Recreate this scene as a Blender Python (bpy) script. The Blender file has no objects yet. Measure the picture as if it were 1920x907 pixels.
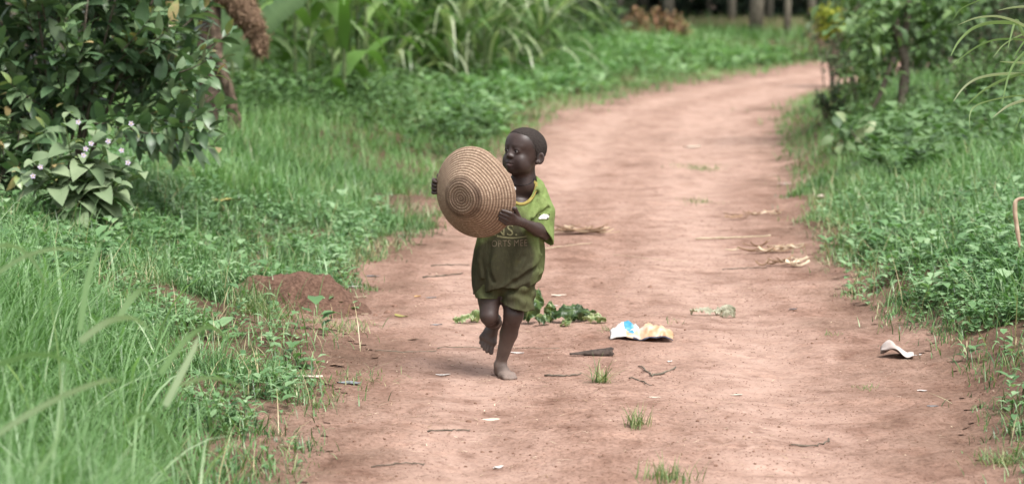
import bpy, bmesh, math, random
import numpy as np
from mathutils import Vector, Matrix
from mathutils.bvhtree import BVHTree

R = math.radians
rng = np.random.default_rng(11)
random.seed(5)
SC = bpy.context.scene
COL = SC.collection

# ------------------------------------------------------------------ camera
FPX, PW, PH = 4600.0, 1920.0, 907.0
HCAM = 1.42
PITCH = math.atan((PH / 2 + 30) / FPX)
cam_d = bpy.data.cameras.new('camera')
cam = bpy.data.objects.new('camera', cam_d)
COL.objects.link(cam)
cam.location = (0, 0, HCAM)
cam.rotation_euler = (math.pi / 2 - PITCH, 0, 0)
cam_d.sensor_width = 36
cam_d.lens = FPX / PW * 36
cam_d.clip_start = 0.1
cam_d.clip_end = 2000
cam_d.dof.use_dof = True
cam_d.dof.focus_distance = 8.9
cam_d.dof.aperture_fstop = 3.5
cam_d.dof.aperture_blades = 0
SC.camera = cam

# ------------------------------------------------------------------ sky, sun, exposure
SUN_EL, SUN_ROT = 64.0, 140.0
w = bpy.data.worlds.new('World')
SC.world = w
w.use_nodes = True
nt = w.node_tree
nt.nodes.clear()
sky = nt.nodes.new('ShaderNodeTexSky')
sky.sky_type = 'NISHITA'
sky.sun_disc = False
sky.sun_elevation = R(SUN_EL)
sky.sun_rotation = R(SUN_ROT)
sky.air_density = 1.0
sky.dust_density = 4.0
hsv = nt.nodes.new('ShaderNodeHueSaturation')          # a white overcast sky
hsv.inputs['Saturation'].default_value = 0.25
bg = nt.nodes.new('ShaderNodeBackground')
bg.inputs['Strength'].default_value = 0.115
wo = nt.nodes.new('ShaderNodeOutputWorld')
nt.links.new(sky.outputs[0], hsv.inputs['Color'])
nt.links.new(hsv.outputs[0], bg.inputs['Color'])
nt.links.new(bg.outputs[0], wo.inputs['Surface'])

sun_d = bpy.data.lights.new('sun', 'SUN')
sun_d.energy = 1.9
sun_d.angle = R(22)
sun_d.color = (1.0, 0.97, 0.92)
sun = bpy.data.objects.new('sun', sun_d)
COL.objects.link(sun)
sun.rotation_euler = (R(90 - SUN_EL), 0, R(180 - SUN_ROT))
sun.location = (0, 0, 30)

SC.view_settings.view_transform = 'Standard'
SC.view_settings.look = 'None'
SC.view_settings.gamma = 1
SC.view_settings.use_curve_mapping = False
SC.view_settings.exposure = 1.12
cy = SC.cycles
cy.max_bounces = 6
cy.diffuse_bounces = 4
cy.glossy_bounces = 2
cy.transmission_bounces = 3
cy.transparent_max_bounces = 4
cy.caustics_reflective = False
cy.caustics_refractive = False
cy.use_denoising = True

# ------------------------------------------------------------------ pixel -> place helpers
_cp, _sp = math.cos(PITCH), math.sin(PITCH)
def ray(px, py):
    a, b = (px - PW / 2) / FPX, -(py - PH / 2) / FPX
    return np.array([a, _cp + b * _sp, -_sp + b * _cp])
def at_depth(px, py, depth):
    return np.array([0, 0, HCAM]) + ray(px, py) * depth
def on_plane(px, py, z=0.0):
    d = ray(px, py)
    return np.array([0, 0, HCAM]) + d * ((z - HCAM) / d[2])
def sstep(a, b, x):
    t = np.clip((x - a) / (b - a), 0, 1)
    return t * t * (3 - 2 * t)

_lat = np.random.default_rng(3).random((256, 256))
def vnoise(x, y, s=1.0, o=0.0):
    x = np.asarray(x, float) / s + 37.3 + o * 13.7
    y = np.asarray(y, float) / s + 91.7 + o * 7.1
    i, j = np.floor(x).astype(int), np.floor(y).astype(int)
    u, v = x - i, y - j
    u, v = u * u * (3 - 2 * u), v * v * (3 - 2 * v)
    g = lambda a, b: _lat[a & 255, b & 255]
    return (g(i, j) * (1 - u) + g(i + 1, j) * u) * (1 - v) + (g(i, j + 1) * (1 - u) + g(i + 1, j + 1) * u) * v
def fbm(x, y, s=1.0, o=0.0, n=3):
    t = 0; a = 0.5; tot = 0
    for k in range(n):
        t = t + a * vnoise(x, y, s / 2 ** k, o + k * 3.3); tot += a; a *= 0.5
    return t / tot

# ------------------------------------------------------------------ lie of the land
_Lpx = [(560, 980), (585, 907), (650, 790), (690, 680), (700, 600), (705, 560), (735, 490), (810, 445), (870, 400), (930, 350), (990, 290),
        (1030, 240), (1100, 211), (1180, 190), (1300, 164), (1420, 142), (1545, 124)]
_Rpx = [(1930, 980), (1880, 907), (1770, 760), (1715, 670), (1640, 615), (1560, 560), (1530, 500), (1490, 430), (1468, 370), (1455, 300), (1448, 250),
        (1440, 205), (1490, 186), (1580, 165)]
_L = np.array([on_plane(*p)[:2] for p in _Lpx]); _Rr = np.array([on_plane(*p)[:2] for p in _Rpx])
_L = np.vstack([_L, [[6.8, 46], [9.5, 49], [14, 52]]]); _Rr = np.vstack([_Rr, [[6.5, 37.5], [11, 41], [16, 43]]])
def path_edges(y):
    l = np.interp(y, _L[:, 1], _L[:, 0]); r = np.interp(y, _Rr[:, 1], _Rr[:, 0])
    l = np.where(y > 52, 60.0, l)
    return l, r
def outside(x, y):
    """metres outside the path (negative inside); sign of side: -1 left, 1 right"""
    l, r = path_edges(y)
    dl, dr = l - x, x - r
    k = np.where(np.asarray(y) > 26, 0.45, 1.0)
    d = np.maximum(dl, dr) * k
    return d, np.where(dl > dr, -1, 1)
MOUND = on_plane(560, 575, 0.03)
def height(x, y):
    x = np.asarray(x, float); y = np.asarray(y, float)
    d, s = outside(x, y)
    dp = np.clip(d, 0, None)
    left = 0.04 * (1 - np.exp(-dp / 0.5)) + 0.03 * np.minimum(dp, 5) + 0.22 * sstep(0.45, 1.7, dp)
    right = 0.06 * (1 - np.exp(-dp / 0.3)) + 0.20 * np.minimum(dp, 5.0) * sstep(0.0, 0.5, dp)
    z = np.where(s < 0, left, right)
    z = z + sstep(0.1, 1.0, dp) * (fbm(x, y, 0.9, 1) - 0.5) * 0.10
    inside = 1 - sstep(-0.15, 0.1, d)
    # worn wheel ruts and trodden unevenness
    l, r = path_edges(y)
    u = (x - l) / np.maximum(r - l, 0.3)
    rut = np.exp(-((u - 0.24) / 0.09) ** 2) + np.exp(-((u - 0.76) / 0.10) ** 2)
    z = z - inside * 0.018 * rut
    z = z + (fbm(x, y, 0.55, 2, 4) - 0.5) * 0.035 + (fbm(x, y * 0.8, 0.13, 5, 3) - 0.5) * 0.024 * (1 - 0.5 * rut * inside) + (fbm(x, y, 0.07, 15, 2) - 0.5) * 0.012 * (1 - 0.6 * rut * inside)
    z = z - 0.03 * np.exp(-(((x - 1.62) / 0.10) ** 2 + ((y - 8.35) / 0.35) ** 2))       # scraped hollow at the right verge
    # beyond the bend the land lies level with the wood
    z = np.where(y > 60, z * np.clip((90 - y) / 30, 0, 1), z)
    return z
_z0 = height(np.array([on_plane(945, 710)[0]]), np.array([on_plane(945, 710)[1]]))[0]
def on_land(px, py):
    d = ray(px, py)
    ts = np.linspace(3.5, 160, 9000)
    p = np.array([0, 0, HCAM])[None] + d[None] * ts[:, None]
    below = p[:, 2] < height(p[:, 0], p[:, 1])
    i = int(np.argmax(below)) if below.any() else len(ts) - 1
    q = p[i]
    return np.array([q[0], q[1], float(height(q[0:1], q[1:2])[0])])
def land_z(x, y):
    return float(height(np.array([x]), np.array([y]))[0])

# ------------------------------------------------------------------ objects and tags
def tag(o, label=None, cat=None, group=None, kind=None):
    if label: o['label'] = label
    if cat: o['category'] = cat
    if group: o['group'] = group
    if kind: o['kind'] = kind
    return o
def empty(name, loc=(0, 0, 0), rz=0.0, label=None, cat=None, group=None):
    o = bpy.data.objects.new(name, None)
    COL.objects.link(o)
    o.empty_display_size = 0.05
    o.location = tuple(loc); o.rotation_euler = (0, 0, rz)
    return tag(o, label, cat, group)
def mesh_np(name, V, F, mat, parent=None, rnd=None, smooth=True, extra=None, mats=None, midx=None):
    """V (n,3); F list of (m,k) index arrays"""
    V = np.asarray(V, np.float32)
    if not isinstance(F, (list, tuple)): F = [F]
    F = [np.asarray(f, np.int32) for f in F if len(f)]
    me = bpy.data.meshes.new(name)
    me.vertices.add(len(V)); me.vertices.foreach_set('co', V.ravel())
    loops = np.concatenate([f.ravel() for f in F])
    tot = np.concatenate([np.full(len(f), f.shape[1], np.int32) for f in F])
    start = np.concatenate([[0], np.cumsum(tot)[:-1]]).astype(np.int32)
    me.loops.add(len(loops)); me.loops.foreach_set('vertex_index', loops)
    me.polygons.add(len(tot)); me.polygons.foreach_set('loop_start', start); me.polygons.foreach_set('loop_total', tot)
    me.update(calc_edges=True)
    if smooth: me.polygons.foreach_set('use_smooth', np.ones(len(tot), bool))
    if rnd is not None:
        a = me.attributes.new('rnd', 'FLOAT', 'POINT'); a.data.foreach_set('value', np.asarray(rnd, np.float32))
    for k, v in (extra or {}).items():
        a = me.attributes.new(k, 'FLOAT', 'POINT'); a.data.foreach_set('value', np.asarray(v, np.float32))
    for m in (mats or [mat]): me.materials.append(m)
    if midx is not None: me.polygons.foreach_set('material_index', np.asarray(midx, np.int32))
    me.validate()
    o = bpy.data.objects.new(name, me)
    COL.objects.link(o)
    if parent is not None: o.parent = parent
    return o
class Acc:
    """gathers pieces of ONE mesh"""
    def __init__(s): s.V = []; s.F = []; s.r = []; s.n = 0
    def add(s, V, F, r=0.5):
        V = np.asarray(V, float).reshape(-1, 3)
        if not isinstance(F, list): F = [F]
        for f in F:
            if len(f): s.F.append(np.asarray(f) + s.n)
        s.V.append(V); s.r.append(np.broadcast_to(np.asarray(r, float), (len(V),))); s.n += len(V)
    def build(s, name, mat, parent=None, smooth=True, **k):
        by = {}
        for f in s.F: by.setdefault(f.shape[1], []).append(f)
        return mesh_np(name, np.concatenate(s.V), [np.concatenate(v) for v in by.values()], mat, parent, np.concatenate(s.r), smooth, **k)

def unit(v): return v / np.maximum(np.linalg.norm(v, axis=-1, keepdims=True), 1e-9)
def grid_faces(rows, cols, closed=False):
    i, j = np.meshgrid(np.arange(rows - 1), np.arange(cols if closed else cols - 1), indexing='ij')
    a = i * cols + j; b = i * cols + (j + 1) % cols
    return np.stack([a, b, b + cols, a + cols], -1).reshape(-1, 4)
def tube(pts, rad, sides=8, cap=True):
    pts = np.asarray(pts, float); n = len(pts)
    rad = np.broadcast_to(np.asarray(rad, float), (n,))
    t = unit(np.gradient(pts, axis=0))
    ref = np.array([0.0, 0.0, 1.0]) if abs(t[:, 2]).mean() < 0.85 else np.array([0.0, 1.0, 0.0])
    a = unit(np.cross(t, ref)); b = np.cross(t, a)
    ang = np.linspace(0, 2 * np.pi, sides, endpoint=False)
    V = pts[:, None] + rad[:, None, None] * (np.cos(ang)[None, :, None] * a[:, None] + np.sin(ang)[None, :, None] * b[:, None])
    V = V.reshape(-1, 3); F = [grid_faces(n, sides, True)]
    if cap:
        F.append(np.array([np.arange(sides)[::-1], np.arange(sides) + (n - 1) * sides]))
    return V, F
def blades(base, head, length, width, lean, curl, nseg=3, rnd=None, twist=None, tipw=0.12, power=1.6, fold=0.0):
    """grass blades: strips that leave the ground at angle lean from the vertical and bend by curl along their length"""
    base = np.asarray(base, float); N = len(base)
    B = lambda v: np.broadcast_to(np.asarray(v, float), (N,))
    head, length, width, lean, curl = map(B, (head, length, width, lean, curl))
    tw = B(0.0 if twist is None else twist)
    d = np.stack([np.cos(head), np.sin(head), np.zeros(N)], 1)
    side = np.stack([-np.sin(head + tw), np.cos(head + tw), np.zeros(N)], 1)
    P = [base.copy()]; 
    for k in range(nseg):
        th = lean + curl * (k + 0.5) / nseg
        P.append(P[-1] + (length / nseg)[:, None] * (np.sin(th)[:, None] * d + np.cos(th)[:, None] * np.array([0, 0, 1.0])))
    P = np.stack(P, 1)                                      # N, nseg+1, 3
    t = np.linspace(0, 1, nseg + 1)
    prof = np.maximum((1 - t ** power) * (0.55 + 0.45 * sstep(0, 0.25, t)), tipw * 0.5)
    off = 0.5 * width[:, None, None] * prof[None, :, None] * side[:, None, :]
    V = np.stack([P - off, P + off], 2).reshape(-1, 3)
    m = (nseg + 1) * 2
    f = np.array([[2 * k, 2 * k + 1, 2 * k + 3, 2 * k + 2] for k in range(nseg)])
    F = (np.arange(N)[:, None, None] * m + f[None]).reshape(-1, 4)
    r = np.repeat(B(rng.random(N) if rnd is None else rnd), m)
    return V, F, r
def leaves(base, d, up, length, width, droop=0.5, rnd=None, rows=4, fold=0.18, shape=0.85, wav=0.0):
    """broad leaves: 3 columns with a folded midrib, drooping along their length"""
    base = np.asarray(base, float); N = len(base)
    B = lambda v: np.broadcast_to(np.asarray(v, float), (N,))
    length, width, droop = B(length), B(width), B(droop)
    d = unit(np.broadcast_to(np.asarray(d, float), (N, 3))); up = np.broadcast_to(np.asarray(up, float), (N, 3))
    s = unit(np.cross(d, up)); n = np.cross(s, d)
    t = np.linspace(0, 1, rows + 1)
    P = [base.copy()]
    for k in range(rows):
        th = -0.35 * droop + droop * 1.35 * (k + 0.5) / rows
        P.append(P[-1] + (length / rows)[:, None] * (np.cos(th)[:, None] * d - np.sin(th)[:, None] * n))
    P = np.stack(P, 1)
    prof = np.sin(np.pi * np.clip(t, 0.001, 0.995) ** shape) ** 0.8
    prof = np.maximum(prof, 0.03)
    hw = 0.5 * width[:, None, None] * prof[None, :, None]
    lift = fold * hw * n[:, None, :]
    if wav:
        lift = lift + (wav * width[:, None] * np.sin(t[None] * 9 + rng.random((N, 1)) * 6))[..., None] * n[:, None, :] * prof[None, :, None]
    V = np.stack([P - hw * s[:, None] + lift, P, P + hw * s[:, None] + lift], 2).reshape(-1, 3)
    m = (rows + 1) * 3
    f = []
    for k in range(rows):
        a = 3 * k
        f += [[a, a + 1, a + 4, a + 3], [a + 1, a + 2, a + 5, a + 4]]
    F = (np.arange(N)[:, None, None] * m + np.array(f)[None]).reshape(-1, 4)
    r = np.repeat(B(rng.random(N) if rnd is None else rnd), m)
    return V, F, r
def rand_dirs(N, zlo=-0.3, zhi=0.9):
    a = rng.random(N) * 2 * np.pi; z = zlo + (zhi - zlo) * rng.random(N)
    q = np.sqrt(np.maximum(1 - z * z, 0.02))
    return np.stack([q * np.cos(a), q * np.sin(a), z], 1)

def spline(pts, n):
    pts = np.asarray(pts, float); t = np.linspace(0, len(pts) - 1, n)
    P = np.stack([np.interp(t, np.arange(len(pts)), pts[:, k]) for k in range(3)], 1)
    for _ in range(max(2, n // len(pts))): P[1:-1] = (P[:-2] + 2 * P[1:-1] + P[2:]) / 4
    return P
def ribbon(P, width, view=(0.1, 1, 0.35), fold=0.0, jag=0.0):
    """a strip along P with a midrib fold"""
    P = np.asarray(P, float); n = len(P)
    tg = unit(np.gradient(P, axis=0)); s = unit(np.cross(tg, np.asarray(view, float))); nn = np.cross(s, tg)
    wl = np.broadcast_to(np.asarray(width, float), (n,)) * 0.5
    j1 = 1 + jag * (rng.random(n) - 0.5); j2 = 1 + jag * (rng.random(n) - 0.5)
    V = np.stack([P - s * (wl * j1)[:, None] + nn * (fold * wl)[:, None], P, P + s * (wl * j2)[:, None] + nn * (fold * wl)[:, None]], 1).reshape(-1, 3)
    return V, grid_faces(n, 3)

# ------------------------------------------------------------------ materials
MATS = {}
class NB:
    """short hand for node building"""
    def __init__(s, name):
        s.m = bpy.data.materials.new(name); s.m.use_nodes = True; s.t = s.m.node_tree; s.t.nodes.clear()
        s.out = s.t.nodes.new('ShaderNodeOutputMaterial')
    def n(s, typ, **k):
        x = s.t.nodes.new('ShaderNode' + typ)
        for a, b in k.items():
            if hasattr(x, a) and a not in ('inputs',): setattr(x, a, b)
        return x
    def l(s, a, b): s.t.links.new(a, b)
    def noise(s, scale, detail=4, coord='Object', rough=0.55, vec=None):
        x = s.n('TexNoise'); x.inputs['Scale'].default_value = scale; x.inputs['Detail'].default_value = detail; x.inputs['Roughness'].default_value = rough
        if vec is None:
            c = s.n('TexCoord'); vec = c.outputs[coord]
        s.l(vec, x.inputs['Vector'])
        return x.outputs['Fac']
    def ramp(s, fac, stops):
        r = s.n('ValToRGB'); e = r.color_ramp.elements
        while len(e) < len(stops): e.new(0.5)
        for q, (p, c) in zip(e, stops):
            q.position = p; q.color = (*c, 1) if len(c) == 3 else c
        s.l(fac, r.inputs['Fac']); return r.outputs['Color']
    def mix(s, fac, a, b, mode='MIX'):
        x = s.n('Mix'); x.data_type = 'RGBA'; x.blend_type = mode; x.clamp_factor = True
        for v, i in ((fac, 0), (a, 6), (b, 7)):
            if hasattr(v, 'default_value') or hasattr(v, 'is_linked'): s.l(v, x.inputs[i])
            else: x.inputs[i].default_value = v if i == 0 else (*v, 1)
        return x.outputs[2]
    def math(s, op, a, b=0.0, c=None, clamp=False):
        x = s.n('Math'); x.operation = op; x.use_clamp = clamp
        for i, v in enumerate((a, b) if c is None else (a, b, c)):
            if hasattr(v, 'is_linked'): s.l(v, x.inputs[i])
            else: x.inputs[i].default_value = v
        return x.outputs[0]
    def attr(s, name):
        x = s.n('Attribute'); x.attribute_name = name; return x.outputs['Fac']
    def bump(s, h, strength=0.5, dist=0.01):
        x = s.n('Bump'); x.inputs['Strength'].default_value = strength; x.inputs['Distance'].default_value = dist
        s.l(h, x.inputs['Height']); return x.outputs['Normal']
    def principled(s, color, rough=0.7, normal=None, spec=0.3, **k):
        p = s.n('BsdfPrincipled')
        if hasattr(color, 'is_linked'): s.l(color, p.inputs['Base Color'])
        else: p.inputs['Base Color'].default_value = (*color, 1)
        if hasattr(rough, 'is_linked'): s.l(rough, p.inputs['Roughness'])
        else: p.inputs['Roughness'].default_value = rough
        p.inputs['Specular IOR Level'].default_value = spec
        if normal is not None: s.l(normal, p.inputs['Normal'])
        for a, b in k.items(): p.inputs[a.replace('_', ' ')].default_value = b
        return p
    def surface(s, sh): s.l(sh.outputs[0] if hasattr(sh, 'outputs') else sh, s.out.inputs['Surface']); return s.m
def leaf_mat(name, stops, rough=0.5, spec=0.35, trans=0.3, scale=9.0, tint=(0.9, 1.1, 0.55)):
    b = NB(name)
    r = b.attr('rnd')
    n = b.noise(scale, 3)
    f = b.math('ADD', r, b.math('MULTIPLY', b.math('SUBTRACT', n, 0.5), 0.5), clamp=True)
    c = b.ramp(f, [(q, (min(1, v[0] * 1.10), min(1, v[1] * 1.05), v[2] * 0.97)) for q, v in stops])
    p = b.principled(c, rough, spec=spec)
    tr = b.n('BsdfTranslucent')
    tc = b.mix(1.0, c, tint, 'MULTIPLY')
    b.l(tc, tr.inputs['Color'])
    mx = b.n('MixShader'); mx.inputs[0].default_value = trans
    b.l(p.outputs[0], mx.inputs[1]); b.l(tr.outputs[0], mx.inputs[2])
    return b.surface(mx)
def plain_mat(name, c1, c2, scale=20, rough=0.8, spec=0.2, bump=0.3, dist=0.004, detail=5):
    b = NB(name)
    n = b.noise(scale, detail)
    c = b.ramp(n, [(0.3, c1), (0.7, c2)])
    return b.surface(b.principled(c, rough, b.bump(n, bump, dist), spec))
# ------------------------------------------------------------------ ground and path
def dirt_mat(name, soil=False):
    b = NB(name)
    g = b.n('NewGeometry'); pos = g.outputs['Position']
    big = b.noise(0.9, 5, vec=pos); mid = b.noise(6, 6, vec=pos, rough=0.65); fine = b.noise(60, 5, vec=pos, rough=0.7)
    mp = b.n('Mapping'); mp.inputs['Scale'].default_value = (1.0, 0.22, 1.0); b.l(pos, mp.inputs['Vector'])
    streak = b.noise(5, 5, vec=mp.outputs[0], rough=0.6)
    f = b.math('ADD', b.math('MULTIPLY', big, 0.40), b.math('ADD', b.math('MULTIPLY', mid, 0.35), b.math('MULTIPLY', streak, 0.45)))
    f = b.math('SUBTRACT', f, 0.10)
    cs = b.ramp(f, [(0.30, (0.06, 0.04, 0.026)), (0.55, (0.115, 0.075, 0.05)), (0.8, (0.19, 0.125, 0.088))])
    c = b.ramp(f, [(0.30, (0.140, 0.080, 0.058)), (0.44, (0.252, 0.152, 0.114)), (0.57, (0.345, 0.222, 0.173)), (0.76, (0.43, 0.300, 0.244))])
    c = b.mix(b.attr('humus'), c, cs)          # trodden red dirt gives way to darker soil under the grass
    spk = b.ramp(fine, [(0.36, (0.60, 0.56, 0.54)), (0.5, (1, 1, 1)), (0.66, (1.15, 1.15, 1.15))])
    c = b.mix(0.8, c, spk, 'MULTIPLY')
    tk = b.math('MULTIPLY', b.attr('track'), b.ramp(mid, [(0.3, (0.3, 0.3, 0.3)), (0.6, (1, 1, 1))]), clamp=True)
    c = b.mix(b.math('MULTIPLY', tk, 0.75), c, (0.46, 0.318, 0.258))       # pale dust pressed smooth in the wheel tracks
    # damp, darker scuffs with a shape of their own
    sc = b.ramp(b.noise(2.6, 7, vec=pos, rough=0.7), [(0.53, (1, 1, 1)), (0.66, (0.60, 0.53, 0.50))])
    c = b.mix(0.8, c, sc, 'MULTIPLY')
    sc2 = b.ramp(b.noise(11, 8, vec=pos, rough=0.75), [(0.54, (1, 1, 1)), (0.66, (0.58, 0.52, 0.50))])
    c = b.mix(0.8, c, sc2, 'MULTIPLY')
    sc3 = b.ramp(b.noise(4.5, 8, vec=pos, rough=0.72), [(0.34, (1.22, 1.20, 1.18)), (0.46, (1, 1, 1))])
    c = b.mix(0.8, c, sc3, 'MULTIPLY')
    h = b.math('ADD', b.math('MULTIPLY', mid, 0.6), b.math('MULTIPLY', fine, 0.5))
    vor = b.n('TexVoronoi'); vor.inputs['Scale'].default_value = 45; b.l(pos, vor.inputs['Vector'])
    h = b.math('ADD', h, b.math('MULTIPLY', vor.outputs['Distance'], 0.35))
    return b.surface(b.principled(c, 0.92, b.bump(h, 0.9, 0.016), 0.12))
M_PATH = dirt_mat('red_dirt'); M_SOIL = dirt_mat('dark_soil', True)

def path_mask(x, y):
    d, s = outside(x, y)
    m = d + (fbm(x, y, 0.5, 9, 3) - 0.5) * 0.35
    inp = m < 0.06
    for px, py, rx, ry in ((760, 396, 0.22, 0.85), (1225, 660, 0, 0), (1563, 76, 0.55, 3.0), (1740, 470, 0.10, 0.25), (520, 615, 0.5, 0.22)):
        if rx == 0: continue
        c = on_land(px, py) if py < 100 else on_plane(px, py)
        inp |= (((x - c[0]) / rx) ** 2 + ((y - c[1]) / ry) ** 2 + (fbm(x, y, 0.3, 4) - 0.5)) < 1
    return inp
# rows step with distance; columns dense in the middle, sparse far out
ys = [-14.0]
while ys[-1] < 3.5: ys.append(ys[-1] + 1.2)
while ys[-1] < 320:
    y_ = ys[-1]
    ys.append(y_ + (0.02 if y_ < 7 else 0.018 * (max(y_, 7) / 7) ** 1.25 if y_ < 70 else 8))
ys = np.array(ys)
uu = np.concatenate([-np.geomspace(40, 1.06, 22), np.linspace(-1, 1, 230), np.geomspace(1.06, 40, 22)])
GX = uu[None, :] * (0.9 + 0.21 * np.clip(ys, 3, 90))[:, None]
GY = np.repeat(ys[:, None], len(uu), 1)
GZ = height(GX, GY)
gf = grid_faces(len(ys), len(uu))
GV = np.stack([GX, GY, GZ], -1).reshape(-1, 3)
_d, _ = outside(GX, GY)
humus = sstep(-0.38, 0.70, _d + (fbm(GX, GY, 0.5, 9, 3) - 0.5) * 0.6 + (fbm(GX, GY, 0.15, 19, 2) - 0.5) * 0.3).ravel()
_l, _r = path_edges(GY); _u = (GX - _l) / np.maximum(_r - _l, 0.3) + (fbm(GX, GY, 1.3, 44) - 0.5) * 0.10
track = (np.exp(-((_u - 0.20) / 0.085) ** 2) * 0.8 + np.exp(-((_u - 0.70) / 0.13) ** 2) + 0.55 * sstep(13, 22, GY)).ravel() * (1 - humus)
track = np.clip(track, 0, 1)
tag(mesh_np('ground', GV, gf, M_SOIL, extra={'humus': humus, 'track': track}), kind='structure')
pm = path_mask(GX, GY).ravel()
keep = pm[gf].sum(1) >= 3
pf = gf[keep]; used = np.unique(pf); remap = np.zeros(len(GV), np.int64); remap[used] = np.arange(len(used))
tag(mesh_np('dirt_path', GV[used] + np.array([0, 0, 0.004]), remap[pf], M_PATH, extra={'humus': humus[used], 'track': track[used]}), kind='structure')

# ------------------------------------------------------------------ grass
G_STOPS = [(0.05, (0.028, 0.080, 0.026)), (0.35, (0.080, 0.185, 0.062)), (0.7, (0.165, 0.320, 0.125)), (0.93, (0.32, 0.47, 0.27)), (1.0, (0.48, 0.42, 0.27))]
M_GRASS = leaf_mat('grass_green', G_STOPS, 0.36, 0.5, 0.28, 1.3)
M_GRASS_FAR = leaf_mat('grass_far', [(0.05, (0.055, 0.13, 0.042)), (0.45, (0.125, 0.26, 0.090)), (0.8, (0.20, 0.37, 0.145)), (1.0, (0.32, 0.45, 0.25))], 0.5, 0.35, 0.35, 0.7)
M_WEED = leaf_mat('weed_green', [(0.0, (0.060, 0.145, 0.060)), (0.5, (0.145, 0.28, 0.125)), (1.0, (0.32, 0.47, 0.29))], 0.5, 0.4, 0.3, 6)
def scatter(n, x0, x1, y0, y1, keepf, bias=1.0):
    y = y0 + (y1 - y0) * rng.random(n) ** bias
    x = x0 + (x1 - x0) * rng.random(n)
    k = keepf(x, y) > rng.random(n)
    x, y = x[k], y[k]
    return np.stack([x, y, height(x, y) - 0.004], 1)
def in_frame(x, y, m=0.3):
    return (np.abs(x) < 0.209 * y + m)
mnd = lambda x, y: sstep(0.45, 1.0, np.hypot((x - MOUND[0] - 0.04) / 0.24, (y - MOUND[1] - 0.22) / 0.22))
def dens(x, y, edge=0.22, thr=0.33):
    d, s = outside(x, y)
    e = sstep(-0.10, edge, d + (fbm(x, y, 0.45, 9, 3) - 0.5) * 0.55)
    p = sstep(thr, thr + 0.14, fbm(x, y, 0.6, 21, 3)) * 0.85 + 0.15
    p = np.maximum(p, sstep(0.4, 1.0, d))
    return e * np.where(path_mask(x, y), 0.10, 1.0) * p * mnd(x, y) * in_frame(x, y)
def clumped(x, y): return 0.35 + 0.65 * sstep(0.35, 0.62, fbm(x, y, 0.16, 31, 2))
acc = Acc()
for sgn in (-1, 1):
    # short verge grass, near
    b = scatter(230000, min(0, sgn * 4), max(0, sgn * 4), 6.3, 17, lambda x, y: dens(x, y) * clumped(x, y))
    d, _ = outside(b[:, 0], b[:, 1]); N = len(b)
    L = (0.035 + 0.11 * rng.random(N) ** 1.4) * (0.55 + 0.75 * sstep(0.0, 0.7, d)) * (0.6 + 0.8 * fbm(b[:, 0], b[:, 1], 0.35, 41))
    acc.add(*blades(b, rng.random(N) * 6.283, L, 0.0025 + 0.0035 * rng.random(N), rng.random(N) * 0.7, 0.3 + 1.1 * rng.random(N), 3,
                    np.clip(fbm(b[:, 0], b[:, 1], 0.5, 51) * 0.9 + 0.6 * rng.standard_normal(N) * 0.5, 0, 0.97)))
    # taller tufts
    b = scatter(34000, min(0, sgn * 4), max(0, sgn * 4), 6.6, 16, lambda x, y: dens(x, y) * sstep(0.05, 0.6, outside(x, y)[0]) * sstep(0.36, 0.62, fbm(x, y, 0.28, 61)))
    N = len(b)
    acc.add(*blades(b, rng.random(N) * 6.283, 0.09 + 0.17 * rng.random(N) ** 1.7, 0.004 + 0.004 * rng.random(N), rng.random(N) * 0.5, 0.5 + 1.2 * rng.random(N), 4,
                    np.clip(0.35 + 0.5 * rng.random(N), 0, 0.95)))
    # dry straws among the green
    b = scatter(3000, min(0, sgn * 4), max(0, sgn * 4), 6.6, 16, lambda x, y: dens(x, y))
    N = len(b)
    acc.add(*blades(b, rng.random(N) * 6.283, 0.08 + 0.2 * rng.random(N), 0.004, rng.random(N) * 1.2, 0.3 + rng.random(N), 3, 1.0))
tag(acc.build('verge_grass', M_GRASS), 'short green grass carpeting both verges of the dirt path', 'grass', kind='stuff')

acc = Acc()
b = scatter(420000, -11, 13, 14, 62, lambda x, y: dens(x, y, 0.22, 0.2) * np.clip(20 / y, 0.3, 1), 1.6); N = len(b)
d, s = outside(b[:, 0], b[:, 1])
fr = np.clip(b[:, 1] / 14, 1, 4)
L = (0.07 + 0.15 * rng.random(N)) * (0.5 + 0.7 * sstep(0, 1.2, d)) * (0.5 + fbm(b[:, 0], b[:, 1], 0.7, 43)) * (0.8 + 0.2 * fr)
acc.add(*blades(b, rng.random(N) * 6.283, L, (0.004 + 0.004 * rng.random(N)) * fr, rng.random(N) * 0.7, 0.3 + 1.1 * rng.random(N), 2,
                np.clip(fbm(b[:, 0], b[:, 1], 1.2, 53) * 1.1 - 0.05 + 0.2 * rng.standard_normal(N), 0, 1)))
tag(acc.build('field_grass', M_GRASS_FAR), 'soft green grass beyond the bend of the path', 'grass', kind='stuff')

# broad-leaved weeds and ground cover in the verges
def weeds(n, x0, x1, y0, y1, keepf, size, per=7, hgt=0.10):
    b = scatter(n, x0, x1, y0, y1, keepf); N = len(b)
    sc = size * (0.6 + 0.8 * rng.random(N)); h = hgt * (0.4 + rng.random(N))
    base = np.repeat(b, per, 0); k = np.repeat(np.arange(N), per)
    a = rng.random(N * per) * 6.283
    base[:, 2] += rng.random(N * per) * h[k]
    base[:, :2] += (np.stack([np.cos(a), np.sin(a)], 1) * (0.25 * sc[k])[:, None])
    d = np.stack([np.cos(a), np.sin(a), 0.15 + 0.6 * rng.random(N * per)], 1)
    lm = sc[k] * (0.7 + 0.6 * rng.random(N * per))
    return leaves(base, d, (0, 0, 1), lm, lm * (0.42 + 0.25 * rng.random(N * per)), 0.5 + 0.6 * rng.random(N * per), np.clip(rng.random(N)[k] * 0.6 + 0.4 * rng.random(N * per), 0, 1), rows=3)
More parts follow.
